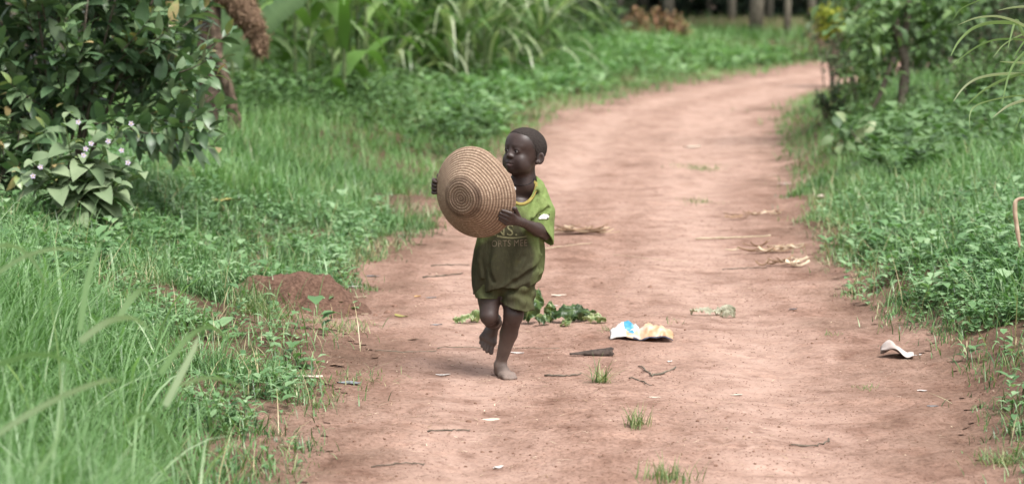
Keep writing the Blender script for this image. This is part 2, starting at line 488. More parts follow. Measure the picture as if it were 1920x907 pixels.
acc = Acc()
deep = lambda x, y: dens(x, y) * sstep(0.0, 0.5, outside(x, y)[0])
for sgn in (-1, 1):
    acc.add(*weeds(15000, min(0, sgn * 4), max(0, sgn * 4), 6.8, 15, lambda x, y: deep(x, y) * sstep(0.38, 0.58, fbm(x, y, 0.5, 71)), 0.035, 7, 0.09))
acc.add(*weeds(1500, 1.2, 3.4, 8.0, 13, lambda x, y: deep(x, y) * sstep(0.40, 0.6, fbm(x, y, 0.4, 73)), 0.06, 6, 0.12))
acc.add(*weeds(1800, -2.8, -0.7, 8.8, 15, lambda x, y: deep(x, y) * sstep(0.45, 0.6, fbm(x, y, 0.4, 75)), 0.06, 6, 0.10))
tag(acc.build('verge_weeds', M_WEED), 'small broad-leaved weeds growing through the verge grass', 'weeds', kind='stuff')

# bean-like leafy crop between the path bend and the wood
M_CROP = leaf_mat('crop_green', [(0.0, (0.07, 0.165, 0.058)), (0.5, (0.16, 0.31, 0.125)), (1.0, (0.34, 0.50, 0.30))], 0.4, 0.5, 0.35, 3)
acc = Acc()
def crop(x, y):
    d, s = outside(x, y)
    return (s < 0) * sstep(0.25, 0.7, d) * (y < 44 + 0.25 * x) * np.where(y < 36, 1 - sstep(0.75, 1.2, d), 1.0) * (0.3 + 0.7 * sstep(0.3, 0.55, fbm(x, y, 1.4, 81))) * in_frame(x, y)
acc.add(*weeds(9500, -4, 11, 22, 53, crop, 0.15, 8, 0.22))
tag(acc.build('leafy_crop', M_CROP), 'low pale green leafy crop between the path and the wood', 'crop', kind='stuff')
# dark creeping broad leaves below the tree on the right bank
M_CREEP = leaf_mat('creeper_green', [(0.0, (0.05, 0.11, 0.04)), (0.5, (0.10, 0.195, 0.075)), (1.0, (0.18, 0.29, 0.14))], 0.45, 0.45, 0.25, 5)
acc = Acc()
c0 = on_land(1700, 275); c1 = on_land(1600, 310)
acc.add(*weeds(1400, c0[0] - 0.6, c0[0] + 2.2, c0[1] - 3.2, c0[1] + 4, lambda x, y: (outside(x, y)[0] > 0.45) * sstep(0.35, 0.5, fbm(x, y, 0.8, 83)) * (y < c0[1] + 1.2) * (np.hypot(x - c1[0], (y - c1[1]) * 0.5) > 0.34), 0.10, 9, 0.22))
tag(acc.build('bank_creeper', M_CREEP), 'dark broad-leaved creeper covering the right bank below the tree', 'creeper', kind='stuff')
acc = Acc()
c0 = on_land(730, 235)
acc.add(*weeds(700, c0[0] - 1.6, c0[0] + 1.3, c0[1] - 1.5, c0[1] + 3.5, lambda x, y: (outside(x, y)[0] > 0.35) * sstep(0.35, 0.5, fbm(x, y, 0.7, 85)), 0.085, 10, 0.32))
tag(acc.build('left_creeper', M_CREEP), 'tangled dark weeds on the left verge before the maize', 'weeds', kind='stuff')

# tall soft grass close to the camera on the left
M_TALL = leaf_mat('tall_grass', [(0.0, (0.060, 0.145, 0.048)), (0.5, (0.145, 0.285, 0.110)), (0.85, (0.25, 0.41, 0.21)), (1.0, (0.44, 0.56, 0.40))], 0.4, 0.45, 0.4, 1.5)
acc = Acc()
def near_keep(x, y):
    e = -0.52 - 0.20 * (y - 5.5)                    # edge of the stand towards the path
    return sstep(-0.05, 0.30, e - x + (fbm(x, y, 0.3, 91) - 0.5) * 0.3) * (0.35 + 0.65 * sstep(0.4, 0.6, fbm(x, y, 0.22, 92)))
b = scatter(34000, -2.1, -0.3, 4.7, 9.0, near_keep); N = len(b)
edge = sstep(-0.05, 0.75, -0.52 - 0.20 * (b[:, 1] - 5.5) - b[:, 0]) * (1 - 0.45 * sstep(7.6, 9.0, b[:, 1]))
acc.add(*blades(b, rng.random(N) * 6.283, (0.13 + 0.34 * rng.random(N) ** 1.3) * (0.40 + 0.95 * edge), 0.004 + 0.005 * rng.random(N), rng.random(N) * 0.5, 0.5 + 1.3 * rng.random(N), 5,
                np.clip(0.15 + 0.65 * rng.random(N), 0, 0.95)))
b = scatter(5200, -1.6, -0.42, 3.9, 5.4, lambda x, y: sstep(-0.02, 0.35, -0.44 - 0.10 * (y - 4) - x + (fbm(x, y, 0.25, 95) - 0.5) * 0.25) * (np.abs(x) < 0.21 * y + 0.35)); N = len(b)
edge = sstep(0.0, 0.5, -0.44 - 0.10 * (b[:, 1] - 4) - b[:, 0])
acc.add(*blades(b, rng.random(N) * 6.283, (0.22 + 0.40 * rng.random(N)) * (0.40 + 0.65 * edge), 0.0045 + 0.0055 * rng.random(N), rng.random(N) * 0.4, 0.5 + 1.3 * rng.random(N), 6, np.clip(0.2 + 0.75 * rng.random(N), 0, 1)))
b = scatter(500, -2.1, -0.5, 4.9, 8.6, lambda x, y: near_keep(x, y)); N = len(b)
acc.add(*blades(b, rng.random(N) * 6.283, 0.35 + 0.35 * rng.random(N), 0.008 + 0.006 * rng.random(N), rng.random(N) * 0.45, 0.8 + 1.3 * rng.random(N), 7, 0.6 + 0.4 * rng.random(N)))
for pts, dep, wd in (([(-60, 850), (60, 770), (130, 735), (205, 708), (225, 715)], 5.0, .014), ([(150, 620), (160, 545), (172, 495), (192, 448)], 5.6, .015),
                    ([(220, 600), (245, 558), (268, 540), (280, 545)], 5.8, .016), ([(150, 640), (200, 600), (250, 592), (282, 620)], 5.4, .016),
                    ([(300, 700), (350, 630), (395, 606), (430, 640)], 5.6, .013), ([(-30, 530), (40, 480), (110, 462), (165, 475)], 5.4, .010),
                    ([(-40, 470), (20, 455), (60, 480), (90, 540)], 5.5, .012), ([(-20, 690), (60, 660), (120, 670), (160, 700)], 5.0, .013),
                    ([(310, 760), (345, 690), (365, 652), (372, 630)], 5.7, .016), ([(240, 800), (270, 760), (330, 840), (350, 880)], 5.1, .010),
                    ([(340, 720), (390, 705), (440, 715), (470, 740)], 5.7, .009), ([(60, 900), (110, 830), (115, 760), (130, 690)], 5.0, .010)):
    q = np.array([at_depth(px, py, dep) for px, py in pts]); t = np.linspace(0, 1, 12)
    P = np.stack([np.interp(t, np.linspace(0, 1, len(q)), q[:, k]) for k in range(3)], 1)
    for _ in range(2): P[1:-1] = (P[:-2] + 2 * P[1:-1] + P[2:]) / 4
    tg = unit(np.gradient(P, axis=0)); sd = unit(np.cross(tg, np.array([0.2, 1, 0.5])))
    wv = wd * (1 - t ** 3 * 0.9)[:, None] * 0.5
    acc.add(np.stack([P - sd * wv, P + sd * wv], 1).reshape(-1, 3), grid_faces(12, 2), 0.72 + 0.25 * rng.random())
tag(acc.build('near_grass', M_TALL), 'tall soft grass close to the camera at the lower left', 'grass', kind='stuff')
# sparse fringe further along the left verge
# ------------------------------------------------------------------ bark, stems
M_BARK = plain_mat('bark_brown', (0.075, 0.062, 0.048), (0.20, 0.172, 0.138), 25, 0.9, 0.1, 0.7, 0.02)
M_BARK_PALE = plain_mat('bark_pale', (0.11, 0.10, 0.078), (0.24, 0.215, 0.165), 9, 0.85, 0.15, 0.4, 0.02)
M_STEM = plain_mat('green_stem', (0.10, 0.15, 0.06), (0.18, 0.23, 0.10), 30, 0.6)
M_DRY = plain_mat('dried_leaf', (0.065, 0.046, 0.034), (0.21, 0.155, 0.112), 22, 0.85, 0.15, 0.9, 0.03)
M_STRAW = plain_mat('dry_straw', (0.42, 0.33, 0.22), (0.66, 0.55, 0.40), 40, 0.8)

# ------------------------------------------------------------------ the bush on the left
M_GUAVA = leaf_mat('bush_leaf', [(0.0, (0.034, 0.075, 0.036)), (0.40, (0.092, 0.168, 0.088)), (0.75, (0.18, 0.27, 0.15)), (0.9, (0.18, 0.26, 0.09)), (1.0, (0.36, 0.29, 0.15))], 0.34, 0.5, 0.16, 12)
def leafy_bush(name, center, radii, n_tips, leaf, mat, label, cat='bush', group=None, per=12, bark=None, seed=1, base=None, twig=0.30, width=0.45, droop=0.7, lo=-0.55, rows=4, young=0.12, stems=7, extra=None, lift=-0.10):
    g = np.random.default_rng(seed)
    center = np.asarray(center, float); radii = np.asarray(radii, float)
    bz = land_z(center[0], center[1]) if base is None else base
    root = empty(name, (center[0], center[1], bz), label=label, cat=cat, group=group)
    org = np.array([center[0], center[1], bz])
    dirs = unit(g.standard_normal((n_tips, 3))); dirs[:, 2] = np.where(dirs[:, 2] < lo, -dirs[:, 2], dirs[:, 2])
    rr = 0.45 + 0.55 * g.random(n_tips) ** 0.6
    rr *= 0.82 + 0.36 * vnoise(dirs[:, 0] * 2 + dirs[:, 2] * 3, dirs[:, 1] * 2 + 5, 0.8, seed)
    tip = center + dirs * radii * rr[:, None]
    if extra is not None:
        tip = np.vstack([tip, extra]); n_tips = len(tip)
    ac = Acc()
    for k in range(stems):
        a = g.random() * 6.283; q = center + np.array([math.cos(a), math.sin(a), 0.3 + 0.6 * g.random()]) * radii * 0.75
        s0 = org + np.array([math.cos(a), math.sin(a), 0]) * 0.06 - np.array([0, 0, 0.03])
        P = spline([s0, s0 * 0.6 + q * 0.4 + np.array([0, 0, 0.1 * radii[2]]), q], 8)
        ac.add(*tube(P - org, np.linspace(0.018, 0.006, 8) * max(0.6, radii[2]), 6))
    tw0 = tip - (unit(tip - (center - np.array([0, 0, radii[2] * 0.6])))) * twig
    for k in range(0, n_tips, 2):
        P = spline([tw0[k], (tw0[k] + tip[k]) / 2 + np.array([0, 0, -0.015]), tip[k]], 5)
        ac.add(*tube(P - org, np.linspace(0.005, 0.0025, 5), 4, False))
    ac.build('stem', bark or M_BARK, root)
    k = np.repeat(np.arange(n_tips), per); m = len(k)
    u = np.tile(np.linspace(0.1, 1.03, per), n_tips)
    ax = unit(tip - tw0)[k]
    b = tw0[k] + (tip - tw0)[k] * u[:, None]
    sd = unit(np.cross(ax, np.array([0.13, 0.2, 1.0]))); vv = np.cross(sd, ax)
    ph = np.tile(np.arange(per) * math.pi * 0.5 + 0.0, n_tips) + g.random(m) * 0.8 + np.repeat(g.random(n_tips) * 6, per)
    ph = ph + np.tile((np.arange(per) % 2) * math.pi, n_tips)
    d = unit(ax * (0.35 + 0.6 * u[:, None]) + (np.cos(ph)[:, None] * sd + np.sin(ph)[:, None] * vv) * 0.9 + np.array([0, 0, lift]))
    up = unit(np.array([0, 0, 1.0]) + 0.35 * g.standard_normal((m, 3)))
    ll = leaf * (0.6 + 0.6 * g.random(m)) * (1.0 - 0.35 * sstep(0.8, 1.0, u))
    rn = np.clip(0.08 + 0.62 * g.random(m) + 0.1 * u, 0, 0.86)
    yg = (u > 0.86) & (g.random(m) < young * 3)
    rn = np.where(yg, 0.9 + 0.1 * g.random(m), rn)
    ac = Acc(); ac.add(*leaves(b - org, d, up, ll, ll * width * (0.85 + 0.3 * g.random(m)), droop * (0.5 + g.random(m)), rn, rows=rows, fold=0.22))
    ac.build('foliage', mat, root)
    return root
ex = [at_depth(x, y, 12.2 + 0.2 * math.sin(x)) for x, y in ((405, 275), (385, 255), (360, 285), (330, 262), (310, 285), (395, 245), (300, 250), (405, 190), (420, 205), (385, 165), (395, 110), (405, 140), (370, 225), (345, 240), (320, 50), (285, 20),
      (20, 280), (30, 330), (60, 270), (15, 370), (0, 250), (85, 240), (250, 240), (280, 225), (200, 230))]
leafy_bush('bush', at_depth(115, 70, 12.8), (0.88, 0.70, 0.72), 300, 0.142, M_GUAVA, 'large dark glossy-leaved bush filling the upper left corner', seed=4, per=11, lo=-0.75, width=0.40, droop=0.45, lift=0.12, extra=np.array(ex))
leafy_bush('bush', at_depth(10, 320, 12.3), (0.40, 0.35, 0.32), 70, 0.125, M_GUAVA, 'low dark bush behind the mauve-flowered plant at the left edge', seed=5, per=12, lo=-0.8, stems=4, width=0.4)

# ------------------------------------------------------------------ nightshade with mauve flowers
M_NIGHT = leaf_mat('nightshade_leaf', [(0.0, (0.095, 0.155, 0.085)), (0.5, (0.165, 0.24, 0.14)), (1.0, (0.27, 0.35, 0.22))], 0.65, 0.25, 0.22, 14)
M_PETAL = plain_mat('mauve_petal', (0.62, 0.52, 0.72), (0.78, 0.70, 0.84), 60, 0.7)
M_YEL = plain_mat('yellow_anther', (0.75, 0.5, 0.08), (0.8, 0.6, 0.12), 60, 0.7)
nb = on_land(150, 432)
root = empty('flowering_plant', nb, label='grey-green flowering plant with mauve blossoms before the dark bush', cat='plant')
st, fo = Acc(), Acc()
dp = float(nb[1] / _cp) - 0.05
ends = [(60, 300), (120, 222), (232, 232), (160, 275), (252, 300), (95, 330), (195, 300), (135, 350), (225, 345), (40, 325), (180, 245), (265, 330)]
for i, (ex, ey) in enumerate(ends):
    q = at_depth(ex, ey, dp - 0.15 + 0.03 * (i % 7)) - nb
    P = spline([np.array([0.02 * math.cos(i), 0.02 * math.sin(i), -0.02]), q * np.array([0.35, 0.5, 0.5]) + np.array([0, 0, 0.04]), q], 9)
    st.add(*tube(P, np.linspace(0.007, 0.0025, 9), 6))
    n = 9
    u = np.linspace(0.30, 1.0, n); b = np.stack([np.interp(u, np.linspace(0, 1, 9), P[:, k]) for k in range(3)], 1)
    a = np.arange(n) * 2.4 + i; big = (1.15 - 0.75 * u)
    d = np.stack([np.cos(a), 0.8 * np.sin(a) - 0.25, 0.15 + 0.5 * (u - 0.5)], 1)
    L = 0.255 * big * (0.8 + 0.4 * rng.random(n))
    fo.add(*leaves(b, d, np.array([0, -0.15, 1]) + 0.25 * rng.standard_normal((n, 3)), L, L * 0.5, 0.9 + 0.7 * rng.random(n), np.clip(0.25 + 0.6 * rng.random(n), 0, 1), rows=6, fold=0.25, shape=0.75, wav=0.05))
st.build('stem', M_STEM, root); fo.build('foliage', M_NIGHT, root)
for fx, fy in ((147, 229), (76, 313), (157, 291), (171, 269), (203, 265), (240, 305), (246, 232), (228, 282), (62, 330), (161, 279)):
    c = at_depth(fx, fy, dp - 0.22) - nb
    ac = Acc()
    for k in range(5):
        a = k * 1.2566 + fx
        d = np.array([[math.cos(a) * 0.9, -0.25, math.sin(a) * 0.9]])
        ac.add(*leaves(c[None], d, (0, -1, 0.2), 0.0145, 0.0095, 0.3, 0.5, rows=3))
    fl = ac.build('flower', M_PETAL, root)
    V, F = tube(np.array([c, c + np.array([0, -0.008, 0.001])]), [0.003, 0.0015], 6)
    mesh_np('anther', V, F, M_YEL, fl)

# ------------------------------------------------------------------ banana plant with a dead stem
M_BANANA = leaf_mat('banana_leaf', [(0.0, (0.07, 0.14, 0.07)), (1.0, (0.16, 0.27, 0.14))], 0.4, 0.5, 0.3, 3)
bb = on_land(388, 262); dB = bb[1] / _cp
M_BSTEM = plain_mat('banana_stem', (0.028, 0.021, 0.017), (0.12, 0.09, 0.068), 18, 0.9, 0.1, 0.9, 0.03)
root = empty('banana_plant', bb, label='dead brown banana stem with hanging withered leaves beside the dark bush', cat='banana plant')
top = at_depth(388, -60, dB) - bb
P = spline([np.array([0, 0, -0.03]), top * 0.5 + np.array([0.01, 0, 0]), top], 14)
V, F = tube(P, np.linspace(0.085, 0.062, 14) * (1 + 0.12 * np.sin(np.arange(14) * 2.1)), 14)
V += 0.010 * (vnoise(V[:, 0] * 60, V[:, 2] * 6, 1, 2) - 0.5)[:, None] * np.array([1, 1, 0.2])
mesh_np('stem', V, F, M_BSTEM, root)
P2 = spline([np.array([0.02, 0.05, -0.03]), top * 0.6 + np.array([0.04, 0.1, 0]), top + np.array([0.05, 0.1, 0.0])], 10)
mesh_np('stem', *tube(P2, 0.045, 10), M_BSTEM, root)
def dead_leaf(pts, wd, off, jag=0.4, fold=0.6):
    P = spline([at_depth(x, y, dB + off) - bb for x, y in pts], 26)
    V, F = ribbon(P, np.interp(np.linspace(0, 1, 26), np.linspace(0, 1, len(wd)), wd), fold=fold, jag=jag)
    o = mesh_np('dead_leaf', V, F, M_DRY, root)
    m = o.modifiers.new('thick', 'SOLIDIFY'); m.thickness = 0.012
    return o
dead_leaf([(392, -30), (400, 60), (412, 120), (428, 170), (438, 215), (441, 262)], [0.05, 0.08, 0.05, 0.07, 0.05, 0.09, 0.06], -0.12)
dead_leaf([(396, 20), (404, 75), (408, 105)], [0.05, 0.09, 0.05], -0.1)
dead_leaf([(430, 150), (437, 195), (430, 245)], [0.02, 0.05, 0.02], -0.15)
# the furry folded leaf that hangs over, and the green blade behind it
ac = Acc()
P = spline([at_depth(x, y, dB - 0.1) - bb for x, y in ((380, -60), (420, -28), (455, 15), (480, 55), (491, 102))], 30)
wd = np.interp(np.linspace(0, 1, 30), [0, 0.3, 0.7, 0.95, 1], [0.08, 0.21, 0.16, 0.09, 0.05])
V, F = tube(P, wd * 0.5, 22)
V += 0.02 * (rng.random(len(V)) - 0.5)[:, None] * np.array([1, 1, 1])
V += (0.045 * (fbm(V[:, 0] * 9 + V[:, 1] * 7, V[:, 2] * 9, 0.35, 3) - 0.5))[:, None] * np.array([1, 0.6, 0.8])
ac = Acc(); ac.add(V, F, 0.3)
ip = rng.integers(0, len(V), 2600); pb = V[ip]; dd_ = unit(rng.standard_normal((2600, 3)) * 0.6 + np.array([0.25, -0.25, -0.45]))
for w0 in (0,):
    e1 = unit(np.cross(dd_, rng.standard_normal((2600, 3)))); ln = (0.012 + 0.035 * rng.random(2600))[:, None]; wd_ = (0.002 + 0.004 * rng.random(2600))[:, None]
    q = np.stack([pb - e1 * wd_, pb + e1 * wd_, pb + dd_ * ln + e1 * wd_ * 0.4, pb + dd_ * ln - e1 * wd_ * 0.4], 1).reshape(-1, 3)
    ac.add(q, np.arange(len(q)).reshape(-1, 4), np.repeat(rng.random(2600), 4))
ac.build('dead_leaf', leaf_mat('furry_dead_leaf', [(0, (0.085, 0.055, 0.04)), (0.5, (0.20, 0.14, 0.10)), (1, (0.34, 0.25, 0.18))], 0.9, 0.1, 0.1, 30), root)
for pts, wd, off in (([(405, 112), (450, 78), (510, 34), (575, -25)], [0.05, 0.12, 0.17, 0.16], 0.5), ([(385, -10), (330, 18), (290, 12), (255, -10)], [0.04, 0.2, 0.22, 0.12], 0.3),
                     ([(400, 0), (425, 60), (440, 90), (452, 130)], [0.03, 0.16, 0.16, 0.02], 0.7)):
    P = spline([at_depth(x, y, dB + off) - bb for x, y in pts], 60)
    V, F = ribbon(P, np.interp(np.linspace(0, 1, 60), np.linspace(0, 1, len(wd)), wd), fold=0.14, jag=0.35)
    rr_ = np.repeat(0.25 + 0.5 * rng.random(60), 3); rr_[1::3] = 1.0
    mesh_np('leaf', V, F, M_BANANA, root, rnd=rr_)

# ------------------------------------------------------------------ maize
M_MAIZE = leaf_mat('maize_leaf', [(0.0, (0.06, 0.125, 0.035)), (0.4, (0.115, 0.23, 0.06)), (0.8, (0.20, 0.34, 0.11)), (1.0, (0.33, 0.44, 0.23))], 0.30, 0.55, 0.3, 2)
def copy_tree(o, parent=None, label=None, group=None):
    c = o.copy(); COL.objects.link(c)
    if parent is not None: c.parent = parent
    if label: c['label'] = label
    if group: c['group'] = group
    for ch in o.children: copy_tree(ch, c)
    return c
def maize(seed, hgt, wide=0.085, nl=11):
    g = np.random.default_rng(seed)
    root = empty('maize_plant', (0, 0, 0))
    P = np.stack([0.03 * np.sin(np.linspace(0, 2, 10) + seed), 0.03 * np.cos(np.linspace(0, 2, 10)), np.linspace(-0.03, hgt, 10)], 1)
    V, F = tube(P, np.linspace(0.018, 0.008, 10), 7); mesh_np('stalk', V, F, M_STEM, root)
    ac = Acc()
    z = np.linspace(0.12, hgt * 0.97, nl); a = np.arange(nl) * math.pi + 0.5 * g.standard_normal(nl) + seed
    b = np.stack([np.interp(z, P[:, 2], P[:, 0]), np.interp(z, P[:, 2], P[:, 1]), z], 1)
    ac.add(*blades(b, a, (0.75 + 0.3 * g.random(nl)) * hgt / 2.0 * np.where(z < 0.4, 0.7, 1.0), wide * (0.8 + 0.4 * g.random(nl)), 0.35 + 0.35 * g.random(nl), 1.5 + 0.9 * g.random(nl), 9,
                   np.where(g.random(nl) > 0.7, 0.9, 0.6 * g.random(nl)), twist=0.5 * g.standard_normal(nl), power=2.2))
    ac.build('foliage', M_MAIZE, root)
    return root
MZ = [maize(s, h, 0.13, 12) for s, h in ((1, 2.3), (2, 2.0), (3, 2.5), (4, 1.7), (5, 2.1))]
MGRP = 'maize plants standing behind the left verge'
def put_maize(i, x, y, label, sc=1.0, first=set()):
    p = MZ[i % len(MZ)]
    o = p if i % len(MZ) not in first and not first.add(i % len(MZ)) else copy_tree(p)
    o.location = (x, y, land_z(x, y)); o.rotation_euler = (0, 0, rng.random() * 6.28); o.scale = (sc, sc, sc * (0.9 + 0.2 * rng.random()))
    tag(o, label, 'maize', MGRP)
i = 0
for px, py, sc in ((652, 182, 1.05), (640, 178, 0.9), (672, 176, 0.95)):
    q = on_land(px, py)
    put_maize(i, q[0], q[1], ('tall dark maize stalk standing foremost in the maize patch', 'maize stalk crowding the left of the foremost dark stalk', 'maize stalk crowding the right of the foremost dark stalk')[i], sc); i += 1
tries = 0; spots = []
while len(spots) < 44 and tries < 4000:
    tries += 1
    px = 420 + 400 * rng.random(); y = 21 + 11 * rng.random() ** 1.3
    if px > 690 and y < 26 + (px - 690) * 0.03: continue
    x = (px - 960) / FPX * y
    if all((x - a) ** 2 + (y - c) ** 2 > 0.42 ** 2 for a, c in spots):
        spots.append((x, y)); put_maize(i, x, y, 'green maize plant in the dense patch behind the left verge', 0.85 + 0.35 * rng.random()); i += 1

# ------------------------------------------------------------------ elephant grass
M_ELEPH = leaf_mat('elephant_grass', [(0.0, (0.06, 0.125, 0.038)), (0.4, (0.135, 0.25, 0.08)), (0.8, (0.27, 0.41, 0.19)), (1.0, (0.56, 0.63, 0.48))], 0.30, 0.55, 0.35, 1.5)
def eleph(seed, n=58, L=1.6, wide=0.075):
    g = np.random.default_rng(seed)
    root = empty('elephant_grass', (0, 0, 0))
    ac = Acc()
    for k in range(9):
        a = g.random() * 6.28; r = 0.22 * g.random(); q = np.array([r * math.cos(a), r * math.sin(a), -0.03])
        ac.add(*tube(spline([q, q * 1.2 + np.array([0, 0, 0.8]), q * 1.8 + np.array([0, 0, 1.6 + 0.5 * g.random()])], 6), np.linspace(0.012, 0.006, 6), 6))
    ac.build('cane', M_STEM, root)
    a = g.random(n) * 6.283; r = 0.28 * g.random(n)
    z = 1.3 * g.random(n) ** 1.3
    b = np.stack([r * np.cos(a), r * np.sin(a), z], 1)
    ac = Acc(); ac.add(*blades(b, a + 0.6 * g.standard_normal(n), L * (0.55 + 0.6 * g.random(n)), wide * (0.7 + 0.6 * g.random(n)), 0.15 + 0.5 * g.random(n), 1.3 + 1.3 * g.random(n), 10,
                               np.where(g.random(n) > 0.68, 0.88 + 0.12 * g.random(n), 0.45 * g.random(n)), power=2.4))  # about a third of blades whitish: sky highlights put into the leaf colour
    ac.build('foliage', M_ELEPH, root)
    return root
EG = [eleph(11), eleph(12, 48, 1.35), eleph(13, 62, 1.8)]
EGRP = 'elephant grass clumps beside the left of the path'
sp = [(745, 150, 0.8), (800, 140, 0.95), (850, 150, 0.8), (905, 148, 0.85), (960, 128, 1.0), (1005, 120, 0.8), (880, 120, 1.2), (780, 118, 1.1), (935, 105, 1.2), (830, 105, 1.3), (1040, 95, 0.8), (985, 88, 1.3), (720, 110, 1.2), (1030, 75, 1.0), (900, 80, 1.5), (840, 78, 1.5)]
for j, (px, py, sc) in enumerate(sp):
    q = on_land(px, py + 12)
    o = EG[j % 3] if j < 3 else copy_tree(EG[j % 3])
    o.location = tuple(q); o.rotation_euler = (0, 0, rng.random() * 6.28); o.scale = (sc, sc, sc)
    tag(o, 'arching pale green elephant grass clump beside the far left of the path', 'grass clump', EGRP)

# ------------------------------------------------------------------ shrubs in the left distance
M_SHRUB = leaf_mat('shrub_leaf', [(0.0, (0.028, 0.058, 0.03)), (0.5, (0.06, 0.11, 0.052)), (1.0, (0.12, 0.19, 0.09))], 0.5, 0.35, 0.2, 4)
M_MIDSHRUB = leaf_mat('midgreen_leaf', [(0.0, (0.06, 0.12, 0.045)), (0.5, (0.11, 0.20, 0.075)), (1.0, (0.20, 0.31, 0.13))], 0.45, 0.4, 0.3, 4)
M_RUST = leaf_mat('rusty_leaf', [(0.0, (0.16, 0.085, 0.055)), (0.5, (0.30, 0.175, 0.12)), (1.0, (0.33, 0.30, 0.16))], 0.8, 0.15, 0.2, 3)
M_LIME = leaf_mat('lime_leaf', [(0.0, (0.18, 0.24, 0.03)), (1.0, (0.42, 0.46, 0.07))], 0.5, 0.3, 0.35, 3)
def far_bush(px, py, dist, rx, rz, mat, label, leaf=0.16, tips=60, seed=1, cat='bush', group=None, name='bush', per=8, **k):
    c = at_depth(px, py, dist)
    return leafy_bush(name, c, (rx, rx * 0.8, rz), tips, leaf, mat, label, cat, group, per=per, seed=seed, twig=leaf * 2.2, rows=2, lo=-0.9, **k)
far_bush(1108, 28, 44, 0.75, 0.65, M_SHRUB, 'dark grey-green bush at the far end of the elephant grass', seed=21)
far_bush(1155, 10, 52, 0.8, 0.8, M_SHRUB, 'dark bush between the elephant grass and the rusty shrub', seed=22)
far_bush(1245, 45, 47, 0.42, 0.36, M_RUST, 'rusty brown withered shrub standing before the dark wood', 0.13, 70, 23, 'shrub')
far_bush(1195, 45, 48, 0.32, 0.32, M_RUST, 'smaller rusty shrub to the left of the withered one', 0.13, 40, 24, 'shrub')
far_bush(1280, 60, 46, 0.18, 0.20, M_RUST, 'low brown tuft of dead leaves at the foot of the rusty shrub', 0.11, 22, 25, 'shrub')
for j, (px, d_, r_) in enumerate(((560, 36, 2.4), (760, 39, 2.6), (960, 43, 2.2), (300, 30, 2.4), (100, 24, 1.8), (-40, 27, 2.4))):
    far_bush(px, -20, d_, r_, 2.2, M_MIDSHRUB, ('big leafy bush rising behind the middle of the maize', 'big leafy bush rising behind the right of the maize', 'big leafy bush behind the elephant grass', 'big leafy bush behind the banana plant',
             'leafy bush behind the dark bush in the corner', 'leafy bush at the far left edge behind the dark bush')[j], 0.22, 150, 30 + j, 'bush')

# ------------------------------------------------------------------ the wood
TG = np.random.default_rng(77)
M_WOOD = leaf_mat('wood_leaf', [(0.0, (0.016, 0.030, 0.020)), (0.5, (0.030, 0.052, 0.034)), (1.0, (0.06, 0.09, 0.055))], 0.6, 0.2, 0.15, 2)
def wood_tree(seed, hgt=13, r=0.2):
    root = empty('woodland_tree', (0, 0, 0))
    g = np.random.default_rng(seed)
    P = spline([(0, 0, -0.1), (0.1 * g.standard_normal(), 0.1 * g.standard_normal(), hgt * 0.4), (0.3 * g.standard_normal(), 0.3 * g.standard_normal(), hgt)], 14)
    V, F = tube(P, np.linspace(r, r * 0.35, 14), 10); mesh_np('trunk', V, F, M_BARK_PALE, root)
    n = 480; d = unit(g.standard_normal((n, 3))); c = np.array([0, 0, hgt * 0.72]) + d * np.array([2.6, 2.6, 4.2]) * (g.random((n, 1)) ** 0.4)
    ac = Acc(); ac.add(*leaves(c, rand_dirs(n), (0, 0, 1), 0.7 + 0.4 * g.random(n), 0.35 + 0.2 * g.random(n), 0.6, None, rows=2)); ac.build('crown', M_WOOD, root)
    return root
WT = [wood_tree(1, 13, 0.115), wood_tree(2, 12, 0.095), wood_tree(3, 14, 0.15)]
tr = [(1253, 74, 0, 1.0), (1372, 76, 1, 1.0), (1416, 71, 2, 1.05), (1443, 80, 1, 0.9), (1476, 69, 1, 0.75), (1522, 76, 0, 0.85), (1165, 78, 1, 0.9), (1095, 80, 0, 0.9), (1550, 82, 1, 0.9), (1330, 84, 1, 0.7), (1205, 86, 0, 1.0), (1290, 90, 1, 0.9), (1395, 92, 0, 1.0), (1498, 90, 2, 0.9), (1620, 78, 1, 1.0), (1700, 80, 2, 1.0), (1030, 84, 1, 1.0), (960, 82, 0, 1.1)]
lab = {0: 'pale trunk rising behind the rusty shrub', 1: 'slim brownish trunk in the dark wood right of the rusty shrub', 2: 'thickest pale greenish trunk in the dark wood', 3: 'dim trunk just right of the thickest pale trunk', 4: 'slim mossy trunk standing foremost in the wood', 5: 'grey trunk at the right end of the dark wood', 6: 'dim trunk left of the rusty shrub, above the elephant grass'}
for j, (px, d_, k, sc) in enumerate(tr):
    o = WT[k] if j < 3 and [t[2] for t in tr].index(k) == j else copy_tree(WT[k])
    q = at_depth(px, 64, d_ * 0.72); o.location = (q[0], q[1], land_z(q[0], q[1])); o.scale = (sc, sc, 1); o.rotation_euler = (0, 0, TG.random() * 6.28)
    tag(o, lab.get(j, 'dim tree deep in the dark wood behind the path'), 'tree', 'trees of the dark wood')
n = 15000
x = -11 + 40 * TG.random(n); y = 59 + 10 * TG.random(n) ** 0.8; z = 5.0 * TG.random(n) ** 1.3
y = y + (fbm(x, z, 1.2, 6) - 0.5) * 5
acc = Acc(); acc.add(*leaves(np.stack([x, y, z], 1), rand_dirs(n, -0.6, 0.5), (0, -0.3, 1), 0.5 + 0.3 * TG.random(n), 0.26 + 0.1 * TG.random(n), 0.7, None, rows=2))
n = 9000
x = -25 + 75 * TG.random(n); y = 80 + 6 * TG.random(n); z = 13 * TG.random(n)
acc.add(*leaves(np.stack([x, y, z], 1), rand_dirs(n, -0.6, 0.5), (0, -0.3, 1), 1.2, 0.7, 0.7, None, rows=2))
